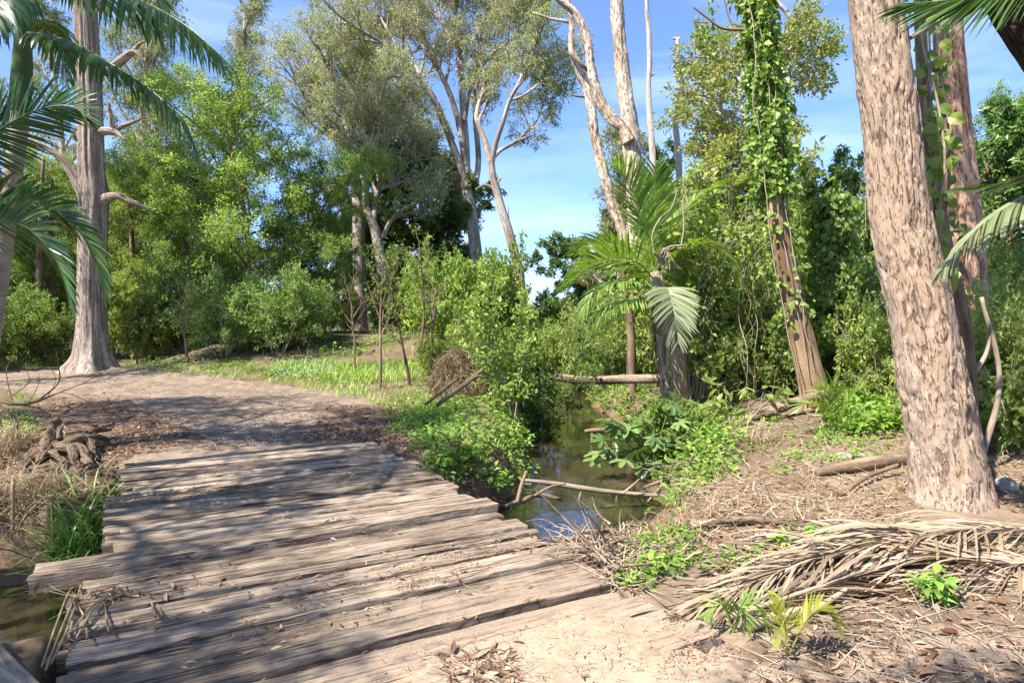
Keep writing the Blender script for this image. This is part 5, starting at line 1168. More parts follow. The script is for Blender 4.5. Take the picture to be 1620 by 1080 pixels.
        rim = e+(np.cos(th)*lob)[:, None]*d*Rr+(np.sin(th)*lob)[:, None]*s_*Rr-nn*(lob[:, None]**2)*Rr*.28
        v = np.r_[[e], rim]; l.add(v, np.c_[np.zeros(56, int), np.arange(1, 57), np.arange(2, 58)], None, rg.random())
    b.build('stems', M['leaf_mid'], root); l.build('leaves', M['leaf_dark'], root)
    bush('weedy_plant', 'thin stemmed weedy plant behind the big dark lobed leaves', 'plant', at(1055, 9.9), 1.0, 66, M['leaf_bright'], M['bark_twig'], stems=9, per=9, ln=.10, wd=.045, spread=.5)
    # young plant with long oval leaves
    for (px, Y, h, lab, sd_) in ((1170, 10.4, .75, 'sapling with hanging oval leaves left of the vine covered trunk', 1), (1345, 11.4, .8, 'sapling with broad drooping leaves at the ivy column', 2), (1600, 7.6, .95, 'glossy broad leaved plant at the right edge behind the thick trunk', 3), (1575, 8.6, 1.2, 'long leaved shrub catching the sun at the right edge', 4)):
        bush('sapling', lab, 'sapling', at(px, Y), h, 80+sd_, M['leaf_bright'] if sd_ != 3 else M['leaf_mid'], M['bark_twig'], stems=3 if sd_ < 3 else 6, per=3 if sd_ < 3 else 6, ln=.19, wd=.08, spread=.5, detail=2, hang=.7, off=.02, sp=dict(BUSH, n=(4, 3)))
    # slim staked saplings beyond the track
    for px, Y, h, sd_, lab in ((600, 15.5, 3.4, 1, 'slim forked sapling nearest the track among the grass'), (648, 16.0, 3.0, 2, 'slim sapling with leafy stem right of the forked one'), (678, 16.6, 2.6, 3, 'thin straight sapling left of the brown vine mound'), (665, 21, 3.8, 4, 'bare branching sapling in front of the round dark tree'), (560, 19, 2.6, 5, 'bare spindly sapling on the grassy bank'), (295, 20, 2.2, 6, 'dead twiggy sapling right of the yellow shrubs')):
        b0 = at(px, Y); root = thing('slim_sapling', lab, 'sapling', b0); pl = Plant(90+sd_); sp = dict(BROAD, levels=2, n=(9, 6), t0=(.35, .25), len=(1, .75, .38), ang=(.6, .6), lift=(.3, .1), wander=(.05, .12, .2))
        pl.grow(b0-[0, 0, .1], nrm(np.array([.03, 0, 1.0])), h, .045, sp, 0); pl.wood(3, (8, 5, 4)).build('trunk', M['bark_brown'], root)
        if sd_ in (2, 1, 4): pl.foliage(5, .11, .04, .3, .05).build('leaves', M['leaf_mid'], root)
shrubs()
# ================================================================== ground plants
def inpoly(n, pl, rg):
    """n points spread evenly over a patch outlined in the photo"""
    pl = np.array(pl, float); lo, hi = pl.min(0), pl.max(0); out = []
    while sum(map(len, out)) < n:
        q = rg.uniform(lo, hi, (n*2, 2)); out.append(q[sdf(q, pl) < 0])
    return np.concatenate(out)[:n]
def blades(b, base, h, w, rg, lean=.5, K=5, curl=.8, rnd=None):
    n = len(base); a = rg.uniform(0, 2*PI, n); o = np.c_[np.cos(a), np.sin(a), np.zeros(n)]
    d = nrm(np.array([0, 0, 1.0])+o*lean*rg.random((n, 1))); pts = [base]; hh = (h*rg.uniform(.5, 1.15, n))[:, None]
    for k in range(K-1):
        d = nrm(d+o*curl*(k+1)/K*.5+np.array([0, 0, -curl*.22*(k+1)/K])); pts.append(pts[-1]+d*hh/(K-1))
    b.strips(np.stack(pts, 1), np.repeat(np.c_[-o[:, 1], o[:, 0], np.zeros(n)][:, None], K, 1), w*np.interp(np.linspace(0, 1, K), [0, .4, 1], [.8, 1, .05]), rg.random(n) if rnd is None else rnd)

def ground_plants():
    rg = np.random.default_rng(23)
    # grass beyond the track
    b = MB()
    for n, pl, h in ((6500, [(430, 560), (470, 515), (560, 520), (700, 560), (720, 600), (560, 610), (430, 590)], .42), (2600, [(200, 578), (220, 560), (430, 560), (560, 600), (600, 640), (420, 605), (200, 585)], .22), (1200, [(0, 576), (0, 555), (118, 560), (118, 582)], .16),
                     (900, [(560, 610), (700, 600), (740, 640), (640, 680), (600, 640)], .16), (900, [(1330, 640), (1420, 600), (1440, 680), (1290, 690)], .22), (500, [(1560, 640), (1620, 620), (1620, 680), (1570, 690)], .28), (700, [(780, 640), (880, 640), (900, 700), (850, 770), (760, 700)], .20),
                     (900, [(890, 560), (990, 560), (990, 640), (930, 650), (885, 640)], .5), (1200, [(540, 520), (720, 520), (720, 560), (540, 560)], .6)):
        q = inpoly(n, pl, rg); p = Gv(q[:, 0], q[:, 1], 5); p = p[(p[:, 2] > WATER_Z+.05) & (p[:, 1] < 45)]; blades(b, p-[0, 0, .02], h, .016, rg, .7)
    o = b.build('grass', M['grass'], loc=(0, 18, 0)); tag(o, 'green grass beyond the track and on the creek banks', kind='stuff')
    # small leafy weeds
    def weeds(b, p, nl, r, h, ln, asp, detail=1):
        n = len(p); s = rg.uniform(.6, 1.3, n); a = rg.uniform(0, 6.28, (n, nl)); rr = r*np.sqrt(rg.random((n, nl)))*s[:, None]; z = h*rg.random((n, nl))**.7*s[:, None]*(1.15-rr/(r*1.6))
        o = np.stack([np.cos(a), np.sin(a), np.zeros_like(a)], -1); pos = p[:, None]+o*rr[..., None]; pos[..., 2] += z
        d = nrm(o*.8+rg.normal(size=o.shape)*.35+np.array([0, 0, .15])); up = nrm(rg.normal(size=o.shape)*.35+np.array([0, 0, 1.])); L = ln*rg.uniform(.6, 1.3, n*nl)
        c = np.clip(rg.normal(.5, .18, (n, 1))+rg.normal(0, .15, (n, nl)), 0, 1)
        b.leaves(pos.reshape(-1, 3), d.reshape(-1, 3), up.reshape(-1, 3), L, L*asp, c.ravel(), detail, .2)
    b = MB(); b3 = MB()
    for n, pl, nl, r, h, ln in ((210, [(660, 640), (720, 620), (800, 640), (850, 700), (880, 760), (800, 790), (700, 760), (640, 690)], 26, .16, .22, .085), (130, [(600, 640), (680, 600), (760, 610), (760, 650), (660, 690), (620, 690)], 16, .16, .12, .07),
                                (46, [(985, 920), (1000, 860), (1060, 830), (1110, 850), (1090, 905), (1030, 935)], 16, .09, .08, .05), (60, [(1000, 790), (1050, 740), (1150, 720), (1170, 740), (1060, 820)], 18, .12, .16, .07), (70, [(1060, 760), (1060, 660), (1140, 640), (1180, 680), (1130, 760)], 24, .18, .28, .085),
                                (60, [(1180, 720), (1210, 660), (1300, 680), (1420, 700), (1400, 745), (1240, 730)], 14, .12, .10, .065), (100, [(1300, 660), (1360, 600), (1430, 590), (1430, 690), (1340, 690)], 26, .22, .30, .12),
                                (170, [(200, 575), (320, 560), (560, 580), (600, 610), (420, 600), (260, 588)], 18, .22, .18, .085), (60, [(0, 565), (110, 560), (115, 580), (0, 582)], 16, .2, .12, .07), (220, [(1540, 640), (1500, 430), (1700, 400), (1700, 660)], 30, .34, .45, .11),
                                (60, [(1500, 700), (1560, 640), (1680, 640), (1660, 700)], 14, .15, .12, .08), (130, [(930, 660), (960, 610), (1060, 600), (1070, 660), (1000, 690)], 22, .16, .24, .08), (150, [(880, 640), (900, 560), (1000, 560), (1010, 640), (930, 660)], 24, .25, .35, .10), (14, [(1440, 945), (1500, 900), (1520, 940), (1470, 965)], 10, .05, .12, .055), (20, [(1080, 900), (1300, 800), (1380, 850), (1200, 900)], 10, .05, .05, .045),
                                (140, [(440, 560), (500, 500), (640, 510), (640, 550), (500, 570)], 26, .3, .4, .13), (60, [(0, 640), (40, 600), (60, 680), (0, 720)], 14, .12, .10, .06)):
        q = inpoly(n, pl, rg); p = Gv(q[:, 0], q[:, 1], 5); p = p[(p[:, 2] > WATER_Z+.06) & (p[:, 1] < 60)]
        dtp = deck_top(p[:, :2]); p = p[np.isnan(dtp)]; k = rg.random(len(p)) < .68; weeds(b, p[k], nl, r, h, ln, .55); weeds(b3, p[~k], max(6, nl//2), r*1.1, h*1.25, ln*1.5, .42)
    o = b.build('ground_cover', M['weed'], loc=(0, 9, 0)); tag(o, 'bright green nettle-like ground cover on the creek banks', kind='stuff')
    o = b3.build('undergrowth', M['leaf_mid'], loc=(0, 9, 0)); tag(o, 'darker longer leaved undergrowth mixed into the ground cover', kind='stuff')
    b = MB(); q = inpoly(420, [(420, 590), (480, 575), (540, 590), (530, 608), (440, 605)], rg); p = Gv(q[:, 0], q[:, 1], 5); q = inpoly(120, [(30, 565), (110, 562), (110, 578), (30, 578)], rg); p = np.r_[p, Gv(q[:, 0], q[:, 1], 5)]; p[:, 2] += rg.uniform(.15, .3, len(p))
    d = nrm(rg.normal(size=p.shape)); b.leaves(p, d, nrm(rg.normal(size=p.shape)+[0, 0, 1.]), .035, .03); o = b.build('wildflowers', M['flower'], loc=(-6, 17, 0)); tag(o, 'tiny pale flowers scattered in the grass past the track', kind='stuff')
    # single leafy weeds that stand apart
    for i, (px, py, h, lab) in enumerate(((1485, 955, .22, 'lone leafy weed sprouting through the dry fronds'), (905, 870-25, .0, ''), (1293, 850, .10, 'small weed on the bare bank above the dry fronds'), (1240, 860, .09, 'tiny weed left of the pale log'), (1365, 880, .10, 'small weed at the edge of the dry fronds'), (1235, 750, .20, 'pale weed alone on the straw covered bank'), (1030, 905, .15, 'bright weed clump at the bridge corner'), (800, 660, .24, 'small weed with upright leaves beside the track litter'))):
        if not lab: continue
        b0 = G(px, py); b = MB(); weeds(b, np.array([b0]), 26, .07, h, .065, .6, 2); t = b.build('weed', M['weed'], loc=b0); tag(t, lab, 'weed')
    # strap leaved sedge by the bridge, dry tussocks
    def tussock(px, py, n, h, w, mat, lab, cat, name, lean=.9, curl=1.0, r=.10):
        b0 = G(px, py); b = MB(); p = b0+rg.normal(0, r, (n, 3))*[1, 1, 0]; p[:, 2] = H(p[:, :2])-.02; blades(b, p, h, w, rg, lean, 7, curl); o = b.build(name, mat, loc=b0); tag(o, lab, cat)
    tussock(122, 846, 230, .85, .018, M['sedge'], 'arching strap leaved sedge hanging at the left edge of the bridge', 'sedge', 'sedge', .9, 1.1, .14)
    tussock(150, 800, 120, .6, .016, M['sedge'], 'smaller sedge tuft tucked against the bridge planks', 'sedge', 'sedge')
    for px, py, n, h, lab in ((15, 720, 260, .75, 'dry tawny tussock nearest the bridge at the left edge'), (60, 780, 160, .5, 'flattened dry tussock above the sedge'), (0, 800, 160, .55, 'dry tussock at the left edge below the tall tawny one'), (45, 560, 200, .75, 'tawny grass tussock left of the grey trunk'), (5, 556, 200, .8, 'tawny grass tussock at the far left edge behind the track'), (106, 566, 110, .6, 'tawny grass tuft against the left foot of the grey trunk'), (1600, 700, 240, .4, 'brown matted tussock right of the thick leaning trunk'), (1192, 700, 150, .45, 'brown straw tussock standing like a stump on the right bank'), (735, 745, 220, .38, 'drooping straw tussock under the nettles beside the bridge'), (765, 735, 160, .34, 'smaller drooping straw tussock next to the creek edge'), (820, 650, 160, .5, 'straw tussock under the tangled creek bush')):
        tussock(px, py, n, h, .008, M['straw'], lab, 'dry grass', 'dry_tussock', 1.0, 1.1, .14)
    # loose straw
    b = MB()
    for n, pl, L in ((1700, [(1170, 690), (1440, 670), (1450, 820), (1150, 830), (1060, 850)], .22), (1300, [(0, 640), (120, 690), (190, 740), (140, 850), (0, 880)], .25), (600, [(1560, 660), (1660, 660), (1660, 800), (1570, 790)], .2), (900, [(220, 560), (420, 550), (600, 590), (420, 590)], .35), (500, [(560, 580), (680, 575), (700, 610), (580, 620)], .3),
                     (700, [(640, 680), (740, 720), (800, 800), (740, 790), (600, 700)], .16), (900, [(900, 900), (1000, 790), (1100, 730), (1180, 800), (1080, 900)], .18), (350, [(110, 1020), (120, 930), (200, 930), (380, 960), (180, 1010)], .22)):
        q = inpoly(n, pl, rg); p = Gv(q[:, 0], q[:, 1], 5); p[:, 2] = surf(p[:, :2]); p = p[p[:, 2] > WATER_Z]; n = len(p); a = rg.uniform(0, 6.28, n); d = np.c_[np.cos(a), np.sin(a), rg.normal(.1, .22, n)]; pts = [p+[0, 0, .012]]
        for k in range(4): d = nrm(d+rg.normal(size=(n, 3))*[.28, .28, .16]); pts.append(pts[-1]+d*L*rg.uniform(.12, .36, (n, 1)))
        pts = np.stack(pts, 1); s = surf(pts.reshape(-1, 3)[:, :2]).reshape(n, 5)+.006; pts[..., 2] = np.maximum(pts[..., 2], s)
        b.strips(pts, np.repeat(nrm(np.c_[-d[:, 1], d[:, 0], rg.normal(0, .4, n)])[:, None], 5, 1), rg.choice([.003, .005, .008], n)[:, None]*np.ones(5), rg.random(n))
    o = b.build('dry_straw', M['straw'], loc=(0, 6, 0)); tag(o, 'loose dry straw and grass stems strewn over the banks', kind='stuff')
ground_plants()

def litter():
    rg = np.random.default_rng(31)
    for name, mat, rows, lab in (('leaf_litter', M['litter'], (
            (2600, [(480, 700), (520, 640), (660, 640), (720, 700), (640, 720), (590, 705)], .07, .022), (2400, [(0, 640), (180, 620), (330, 690), (190, 730), (0, 740)], .08, .024), (2200, [(190, 720), (150, 600), (480, 610), (580, 690), (400, 705)], .06, .018), (480, [(1150, 1100), (1250, 980), (1420, 890), (1640, 900), (1640, 1100)], .055, .018), (1100, [(1080, 900), (1180, 740), (1440, 690), (1450, 830), (1180, 960)], .07, .022),
            (900, [(120, 760), (190, 720), (180, 800), (60, 850), (0, 840)], .07, .02), (260, [(220, 905), (260, 880), (420, 862), (560, 835), (590, 842), (430, 880), (260, 912)], .075, .018), (200, [(410, 868), (640, 826), (720, 815), (600, 850), (440, 890)], .06, .014), (160, [(100, 1010), (220, 945), (380, 985), (240, 1010)], .09, .02), (90, [(230, 960), (520, 915), (540, 930), (330, 965)], .07, .016), (240, [(300, 740), (580, 705), (700, 780), (200, 890), (170, 820)], .04, .011),
            (260, [(60, 1075), (700, 880), (900, 880), (700, 980), (500, 1075)], .04, .011), (170, [(690, 1075), (700, 1030), (800, 1030), (830, 1080)], .075, .018), (90, [(560, 1080), (800, 960), (1100, 985), (1240, 1080)], .035, .009), (420, [(870, 900), (960, 850), (1020, 900), (1000, 960)], .05, .014), (700, [(640, 690), (760, 740), (800, 800), (740, 790)], .06, .016), (500, [(1560, 700), (1660, 680), (1660, 830), (1570, 800)], .07, .02),
            (800, [(200, 590), (600, 620), (760, 600), (760, 570), (300, 560)], .10, .035)), 'brown dry gum leaves and bark bits lying on the ground and planks'),
            ('fallen_leaves', M['litter_red'], ((40, [(1250, 1080), (1420, 940), (1640, 950), (1640, 1080)], .085, .034), (60, [(220, 905), (420, 862), (560, 835), (430, 880)], .08, .018), (50, [(90, 1010), (240, 950), (360, 985)], .11, .024), (60, [(380, 1000), (540, 920), (800, 980), (700, 1060)], .045, .016), (120, [(500, 700), (560, 650), (690, 690), (600, 705)], .07, .02), (160, [(200, 720), (300, 700), (200, 690), (100, 740)], .06, .02)), 'reddish fallen leaves among the brown litter')):
        b = MB()
        for n, pl, ln, wd in rows:
            q = inpoly(n, pl, rg); p = Gv(q[:, 0], q[:, 1], 4); p[:, 2] = surf(p[:, :2])+.004+.012*rg.random(n); p = p[p[:, 2] > WATER_Z+.03]; n = len(p); a = rg.uniform(0, 6.28, n); d = nrm(np.c_[np.cos(a), np.sin(a), rg.normal(.06, .14, n)]); up = nrm(rg.normal(size=(n, 3))*.33+np.array([0, 0, 1.])); L = ln*rg.uniform(.35, 1.3, n)
            b.leaves(p, d, up, L, L*wd/ln*rg.uniform(.7, 1.4, n), rg.random(n)**1.3, 2, rg.choice([-.25, .2, .35], n)[:, None], .5)
        k = 900 if name == 'leaf_litter' else 90      # crumbs gathered along the joints of the planks
        e = np.array([d[0] for d in DECK if d[0] < 8.4]); v = rg.choice(e, k)+rg.normal(-.025, .03, k); u = rg.uniform(-.45, 2.5, k); keep = fbm(np.c_[u*1.5, v*3], 3, 6) > .47; u, v = u[keep], v[keep]
        p = dk(u, v, 0.0); p[:, 2] = surf(p[:, :2])+.004+.010*rg.random(len(p)); a = rg.normal(.5, .6, len(p))+PI*rg.integers(0, 2, len(p)); L = rg.uniform(.015, .075, len(p))
        b.leaves(p, nrm(np.c_[np.cos(a), np.sin(a), rg.normal(.03, .1, len(p))]), nrm(rg.normal(size=p.shape)*.3+np.array([0, 0, 1.])), L, L*rg.uniform(.12, .35, len(p)), rg.random(len(p)), 2, .2, .5)
        o = b.build(name, mat, loc=(0, 6, 0)); tag(o, lab, kind='stuff')
    b = MB()   # twigs
    for n, pl, L, r in ((260, [(1080, 900), (1180, 740), (1440, 690), (1450, 830), (1180, 960)], .35, .0035), (200, [(1150, 1100), (1250, 980), (1640, 900), (1640, 1100)], .3, .003), (160, [(0, 640), (300, 690), (190, 730), (0, 840)], .4, .004), (60, [(150, 900), (560, 830), (700, 780), (300, 760)], .12, .0022), (150, [(860, 900), (930, 840), (1020, 860), (1010, 940), (930, 930)], .4, .004), (90, [(690, 1075), (700, 1030), (800, 1030), (830, 1080)], .16, .002), (120, [(540, 1080), (760, 960), (1240, 1080)], .09, .0018), (140, [(200, 720), (600, 610), (720, 690)], .35, .004), (110, [(980, 800), (1040, 720), (1120, 700), (1140, 780)], .5, .005), (70, [(780, 790), (850, 740), (900, 700), (850, 790)], .4, .004), (110, [(1110, 690), (1200, 610), (1290, 640), (1290, 690)], .7, .006)):
        q = inpoly(n, pl, rg); p = Gv(q[:, 0], q[:, 1], 4); p[:, 2] = surf(p[:, :2])+.006
        for k in range(n):
            a = rg.uniform(0, 6.28); l = L*rg.uniform(.3, 1.2); d = np.array([math.cos(a), math.sin(a), abs(rg.normal(0, .16))]); m = p[k]+d*l*.5+rg.normal(0, l*.07, 3); m[2] = max(m[2], p[k][2]); b.tube(smooth_path([p[k], m, p[k]+d*l], 6), np.linspace(r, r*.4, 6)*rg.uniform(.7, 1.5), 4, cap=False)
    o = b.build('twig_litter', M['bark_twig'], loc=(0, 6, 0)); tag(o, 'thin twigs scattered over the banks and planks', kind='stuff')
    b = MB(); n = 0      # crumbs of gravel and soil on the sand and lower planks
    pls = [(1500, [(1150, 1100), (1250, 980), (1420, 890), (1640, 900), (1640, 1100)], .008), (1000, [(560, 1080), (760, 960), (960, 900), (1240, 1080)], .006), (900, [(590, 960), (720, 920), (800, 930), (640, 1000)], .006), (900, [(660, 930), (820, 880), (860, 910), (760, 960)], .005), (1100, [(280, 690), (500, 650), (520, 700), (300, 710)], .014), (600, [(1040, 1060), (1100, 990), (1200, 1040)], .008)]
    for n, pl, s in pls:
        q = inpoly(n, pl, rg); p = Gv(q[:, 0], q[:, 1], 4); p[:, 2] = surf(p[:, :2])+.002; t = nrm(rg.normal(size=(n, 4, 3)))*(s*rg.uniform(.4, 1.5, (n, 1, 1)))*np.array([1, 1, .7]); v = (p[:, None]+t).reshape(-1, 3); i = np.arange(n)[:, None]*4
        b.add(v, np.concatenate([i+np.array([f]) for f in ((0, 1, 2), (0, 2, 3), (0, 3, 1), (1, 3, 2))]), None, np.repeat(rg.random(n), 4))
    o = b.build('gravel', M['litter'], loc=(0, 6, 0)); tag(o, 'gravel crumbs and soil grains on the sand and planks', kind='stuff')
litter()

# ================================================================== logs, sticks, driftwood
def logs():
    rg = np.random.default_rng(40)
    def log(name, lab, cat, pts, mat, sides=16, amp=.03, n=60, world=False, twigs=None, grp=None):
        if world: p = np.array([w[:3] for w in pts]); r = np.array([w[3] for w in pts])
        else: p, r = pxlimb([w[:3] for w in pts], 1); p = np.array([P(w[0], w[1], w[3]) for w in pts]); r = np.array([w[2]*w[3]/FPX for w in pts])
        q = smooth_path(np.c_[p, r], n); b = MB(); b.tube(q[:, :3], q[:, 3], sides, nz3((8, 8, 1.6), amp, len(lab)))
        for tw in (twigs or []):
            p = np.array([P(w[0], w[1], w[3]) for w in tw]); r = np.array([w[2]*w[3]/FPX for w in tw]); q2 = smooth_path(np.c_[p, r], 18); b.tube(q2[:, :3], q2[:, 3], 7, nz3((8, 8, 3), amp*.3, 3), cap=True)
        o = b.build(name, mat, loc=q[0, :3]); return tag(o, lab, cat, grp)
    log('fallen_log', 'long smooth log bridging the creek in front of the palm stem', 'log', [(858, 594, 4, 14.2), (880, 597, 5.5, 14), (930, 601, 7, 13.8), (985, 600, 7, 13.6), (1040, 599, 7.5, 13.4), (1090, 598, 7.5, 13.3), (1150, 597, 8, 13.4), (1230, 600, 8, 13.6)], M['driftwood'], 16, .05)
    log('fallen_log', 'grey log lying on the slope left of the vine covered trunk', 'log', [(1150, 668, 7, 10.6), (1185, 660, 8, 10.5), (1225, 648, 8.5, 10.4), (1270, 632, 8, 10.5), (1310, 622, 7, 10.7)], M['driftwood'], 14, .05)
    b0 = [G(x, y)+[0, 0, h] for x, y, h in ((1085, 842, .03), (1130, 834, .05), (1190, 830, .05), (1250, 834, .04), (1300, 836, .02))]; log('fallen_log', 'bleached slim log half sunk in the straw on the right bank', 'log', [(*p, r) for p, r in zip(b0, (.012, .022, .026, .024, .014))], M['driftwood'], 12, .03, 40, True)
    b0 = [G(x, y)+[0, 0, h] for x, y, h in ((1290, 752, .04), (1340, 748, .07), (1390, 742, .08), (1430, 735, .05))]; log('fallen_log', 'short dark rotting log left of the thick trunk', 'log', [(*p, r) for p, r in zip(b0, (.05, .075, .075, .05))], M['bark_brown'], 14, .06, 40, True)
    b0 = [G(x, y)+[0, 0, h] for x, y, h in ((1335, 784, .02), (1375, 765, .08), (1420, 752, .11))]; log('fallen_branch', 'split dark branch leaning at the left foot of the thick trunk', 'branch', [(*p, r) for p, r in zip(b0, (.012, .022, .025))], M['bark_brown'], 10, .02, 30, True)
    log('fallen_branch', 'pale thin stick spanning the creek just past the bridge', 'branch', [(828, 759, 2.5, 7.6), (870, 764, 4, 7.7), (915, 771, 4.2, 7.8), (960, 777, 3.8, 7.9), (1005, 781, 3.2, 8.0), (1042, 783, 2.4, 8.0)], M['bark_twig'], 10, .01, 40, False, [[(920, 771, 2, 7.8), (918, 782, 1.6, 7.8), (915, 792, 1, 7.8)], [(985, 780, 1.8, 7.9), (1000, 768, 1.4, 7.9), (1012, 757, .8, 7.9)]])
    log('fallen_branch', 'forked grey stick slanting out of the nettles by the track', 'branch', [(690, 642, 3.5, 11.2), (718, 620, 4, 11.3), (745, 600, 4, 11.5), (765, 583, 3.5, 11.7)], M['bark_brown'], 10, .015, 30, False, [[(672, 640, 2.5, 11), (695, 622, 3, 11.2), (714, 606, 3, 11.4), (722, 600, 2.5, 11.5)], [(740, 604, 2.5, 11.5), (755, 595, 2.2, 11.5), (768, 596, 1.6, 11.5)]])
    log('fallen_branch', 'dark wet branch lying at the creek edge by the bridge', 'branch', [(800, 800, 3, 6.9), (830, 790, 5, 7), (850, 782, 4, 7.2), (890, 790, 2, 7.2)], M['bark_brown'], 8, .02, 30, False, [[(818, 795, 3, 6.9), (824, 770, 3.5, 7.), (833, 745, 3, 7.1)], [(845, 784, 2.5, 7.1), (870, 770, 2, 7.1), (895, 765, 1.4, 7.2)]])
    log('fallen_branch', 'dark half sunk branch farther up the creek', 'branch', [(925, 682, 3, 12.2), (950, 680, 4, 12.2), (985, 681, 4, 12.3), (1005, 678, 3, 12.4)], M['bark_brown'], 8, .03, 24, False, [[(936, 681, 3, 12.2), (937, 690, 3, 12.2), (936, 700, 2.5, 12.2)]])
    log('fallen_branch', 'twisted root wood jutting from the right bank over the water', 'branch', [(1020, 770, 2, 8.4), (1040, 762, 3, 8.5), (1065, 752, 3.6, 8.6), (1085, 748, 3.5, 8.8)], M['driftwood'], 10, .04, 30, False, [[(1024, 794, 1.6, 8.2), (1040, 775, 2.2, 8.4), (1060, 755, 2.6, 8.6)], [(1030, 764, 2.2, 8.5), (1020, 756, 1.8, 8.4), (1028, 742, 1.5, 8.4), (1050, 738, 1.2, 8.5)], [(1045, 760, 1.8, 8.5), (1054, 780, 1.4, 8.3), (1047, 804, 1, 8.2)], [(1060, 752, 2, 8.6), (1075, 735, 1.6, 8.6), (1100, 725, 1, 8.7)]])
    # heap of twigs against the bridge
    b = MB(); c0 = G(950, 880)
    for k in range(70):
        p = G(rg.uniform(880, 985), rg.uniform(835, 915))+[0, 0, rg.uniform(0, .10)]; a = rg.uniform(0, 6.28); l = rg.uniform(.12, .5); d = np.array([math.cos(a), math.sin(a), rg.normal(.15, .35)]); q = smooth_path([p, p+d*l*.5+rg.normal(0, .03, 3), p+d*l], 7); b.tube(q, np.linspace(.007, .002, 7)*rg.uniform(.5, 1.9), 5, cap=False)
    for pts in ([(935, 855), (965, 850), (990, 862), (1015, 872)], [(955, 900), (950, 872), (975, 855), (985, 880)], [(940, 890), (970, 872), (1000, 870), (1012, 880)], [(865, 840), (885, 862), (905, 885), (915, 900)]):
        q = smooth_path([G(x, y)+[0, 0, .06] for x, y in pts], 24); b.tube(q, np.linspace(.02, .008, 24), 8, nz3((9, 9, 5), .012, 4))
    o = b.build('twig_heap', M['driftwood'], loc=c0); tag(o, 'heap of flood twigs and roots caught against the right side of the bridge', 'twig heap')
    b = MB(); c0 = G(112, 950)     # dry reed stems caught on the left edge
    for pts in ([(66, 1055), (90, 985), (110, 935), (125, 925)], [(72, 1060), (95, 1000), (120, 940)], [(80, 1050), (100, 1010), (118, 960), (128, 925)], [(100, 1020), (135, 970), (165, 945), (195, 938), (240, 955)], [(120, 1010), (150, 960), (180, 940), (225, 945), (245, 950), (258, 975)], [(70, 1050), (110, 1000), (150, 985)], [(240, 952), (246, 975)], [(136, 980), (138, 1010)], [(165, 950), (172, 1000)]):
        q = np.array([G0(x, y, .03+.05*math.sin(k*1.4)) for k, (x, y) in enumerate(pts)]); b.tube(smooth_path(q, 16), .006, 5, cap=False)
    o = b.build('dry_reeds', M['straw'], loc=c0); tag(o, 'bent dry reed stems caught on the left edge of the bridge', 'dry reeds')
    # driftwood stump left of the bridge
    c0 = G(95, 735); b = MB()
    for i, pts in enumerate(([(40, 735, 8, .10), (70, 720, 13, .18), (105, 712, 16, .25), (140, 705, 13, .22), (172, 702, 8, .12)], [(60, 738, 8, .12), (75, 715, 10, .25), (82, 695, 8, .42), (92, 686, 6, .50)], [(85, 728, 8, .25), (100, 740, 8, .15), (120, 750, 6, .08), (130, 756, 4, .02)], [(95, 720, 10, .25), (125, 722, 10, .22), (140, 738, 7, .12), (160, 752, 4, .03)], [(105, 705, 9, .3), (135, 698, 10, .3), (155, 704, 7, .2)], [(30, 745, 5, .05), (60, 745, 7, .06), (90, 740, 7, .08)], [(140, 710, 7, .2), (165, 708, 6, .14), (190, 704, 4, .06)], [(75, 722, 9, .15), (50, 728, 8, .14), (28, 726, 5, .1)], [(110, 716, 5, .3), (118, 735, 4, .2), (112, 752, 2, .05)], [(130, 702, 5, .34), (150, 694, 4, .36), (175, 692, 2, .3)], [(92, 712, 4, .35), (100, 698, 3, .5), (112, 690, 1.5, .55)], [(60, 730, 4, .2), (40, 742, 3, .1), (34, 758, 1.5, .02)], [(145, 712, 4, .2), (150, 730, 3, .1), (162, 742, 1.5, .03)], [(80, 735, 4, .15), (95, 752, 3, .08), (100, 765, 1.5, .02)])):
        q = smooth_path(np.array([np.r_[G(x, y+h*40)+[0, 0, h*.7], r*.0058] for x, y, r, h in pts]), 60); q[:, :3] += .05*(np.stack([fbm(q[:, :3]*6, 3, 40+i+s) for s in (0, 1, 2)], 1)-.5); b.tube(q[:, :3], q[:, 3], 28, lambda bk, t: .13*(fbm(bk*np.array([10, 10, 2.6]), 4, 20+i)-.5)+.05*(fbm(bk*np.array([34, 34, 5]), 3, 9)-.5))
    o = b.build('driftwood_stump', M['driftwood'], loc=c0); tag(o, 'gnarled driftwood root stump beside the left end of the bridge', 'driftwood')
    # dead twiggy branch at the left
    b = MB(); c0 = P(0, 635, 8.6)
    for pts in ([(-80, 640, 6), (-20, 632, 5.5), (30, 640, 5), (60, 634, 4), (95, 620, 3), (130, 607, 2), (165, 603, 1)], [(60, 634, 3), (92, 606, 2.4), (93, 580, 1.8), (88, 550, 1.2)], [(30, 640, 3), (60, 645, 2.4), (90, 655, 1.6), (150, 662, 1)], [(130, 607, 1.4), (150, 596, 1.1), (170, 583, .6)], [(165, 603, 1), (185, 610, .7), (195, 613, .4)], [(20, 640, 2), (10, 590, 1.4), (16, 570, .8)], [(0, 640, 4), (25, 665, 3), (28, 690, 2)], [(60, 640, 1.6), (90, 690, 1.2), (110, 700, .8)], [(10, 632, 1.6), (45, 605, 1.2), (40, 580, .7)], [(-40, 640, 3), (0, 655, 2.5), (50, 665, 1.8), (100, 668, 1.2)], [(95, 620, 1.6), (120, 626, 1.2), (150, 640, .8), (175, 648, .5)], [(75, 628, 1.5), (88, 600, 1), (75, 575, .6)], [(45, 637, 1.5), (60, 610, 1), (62, 590, .6)]):
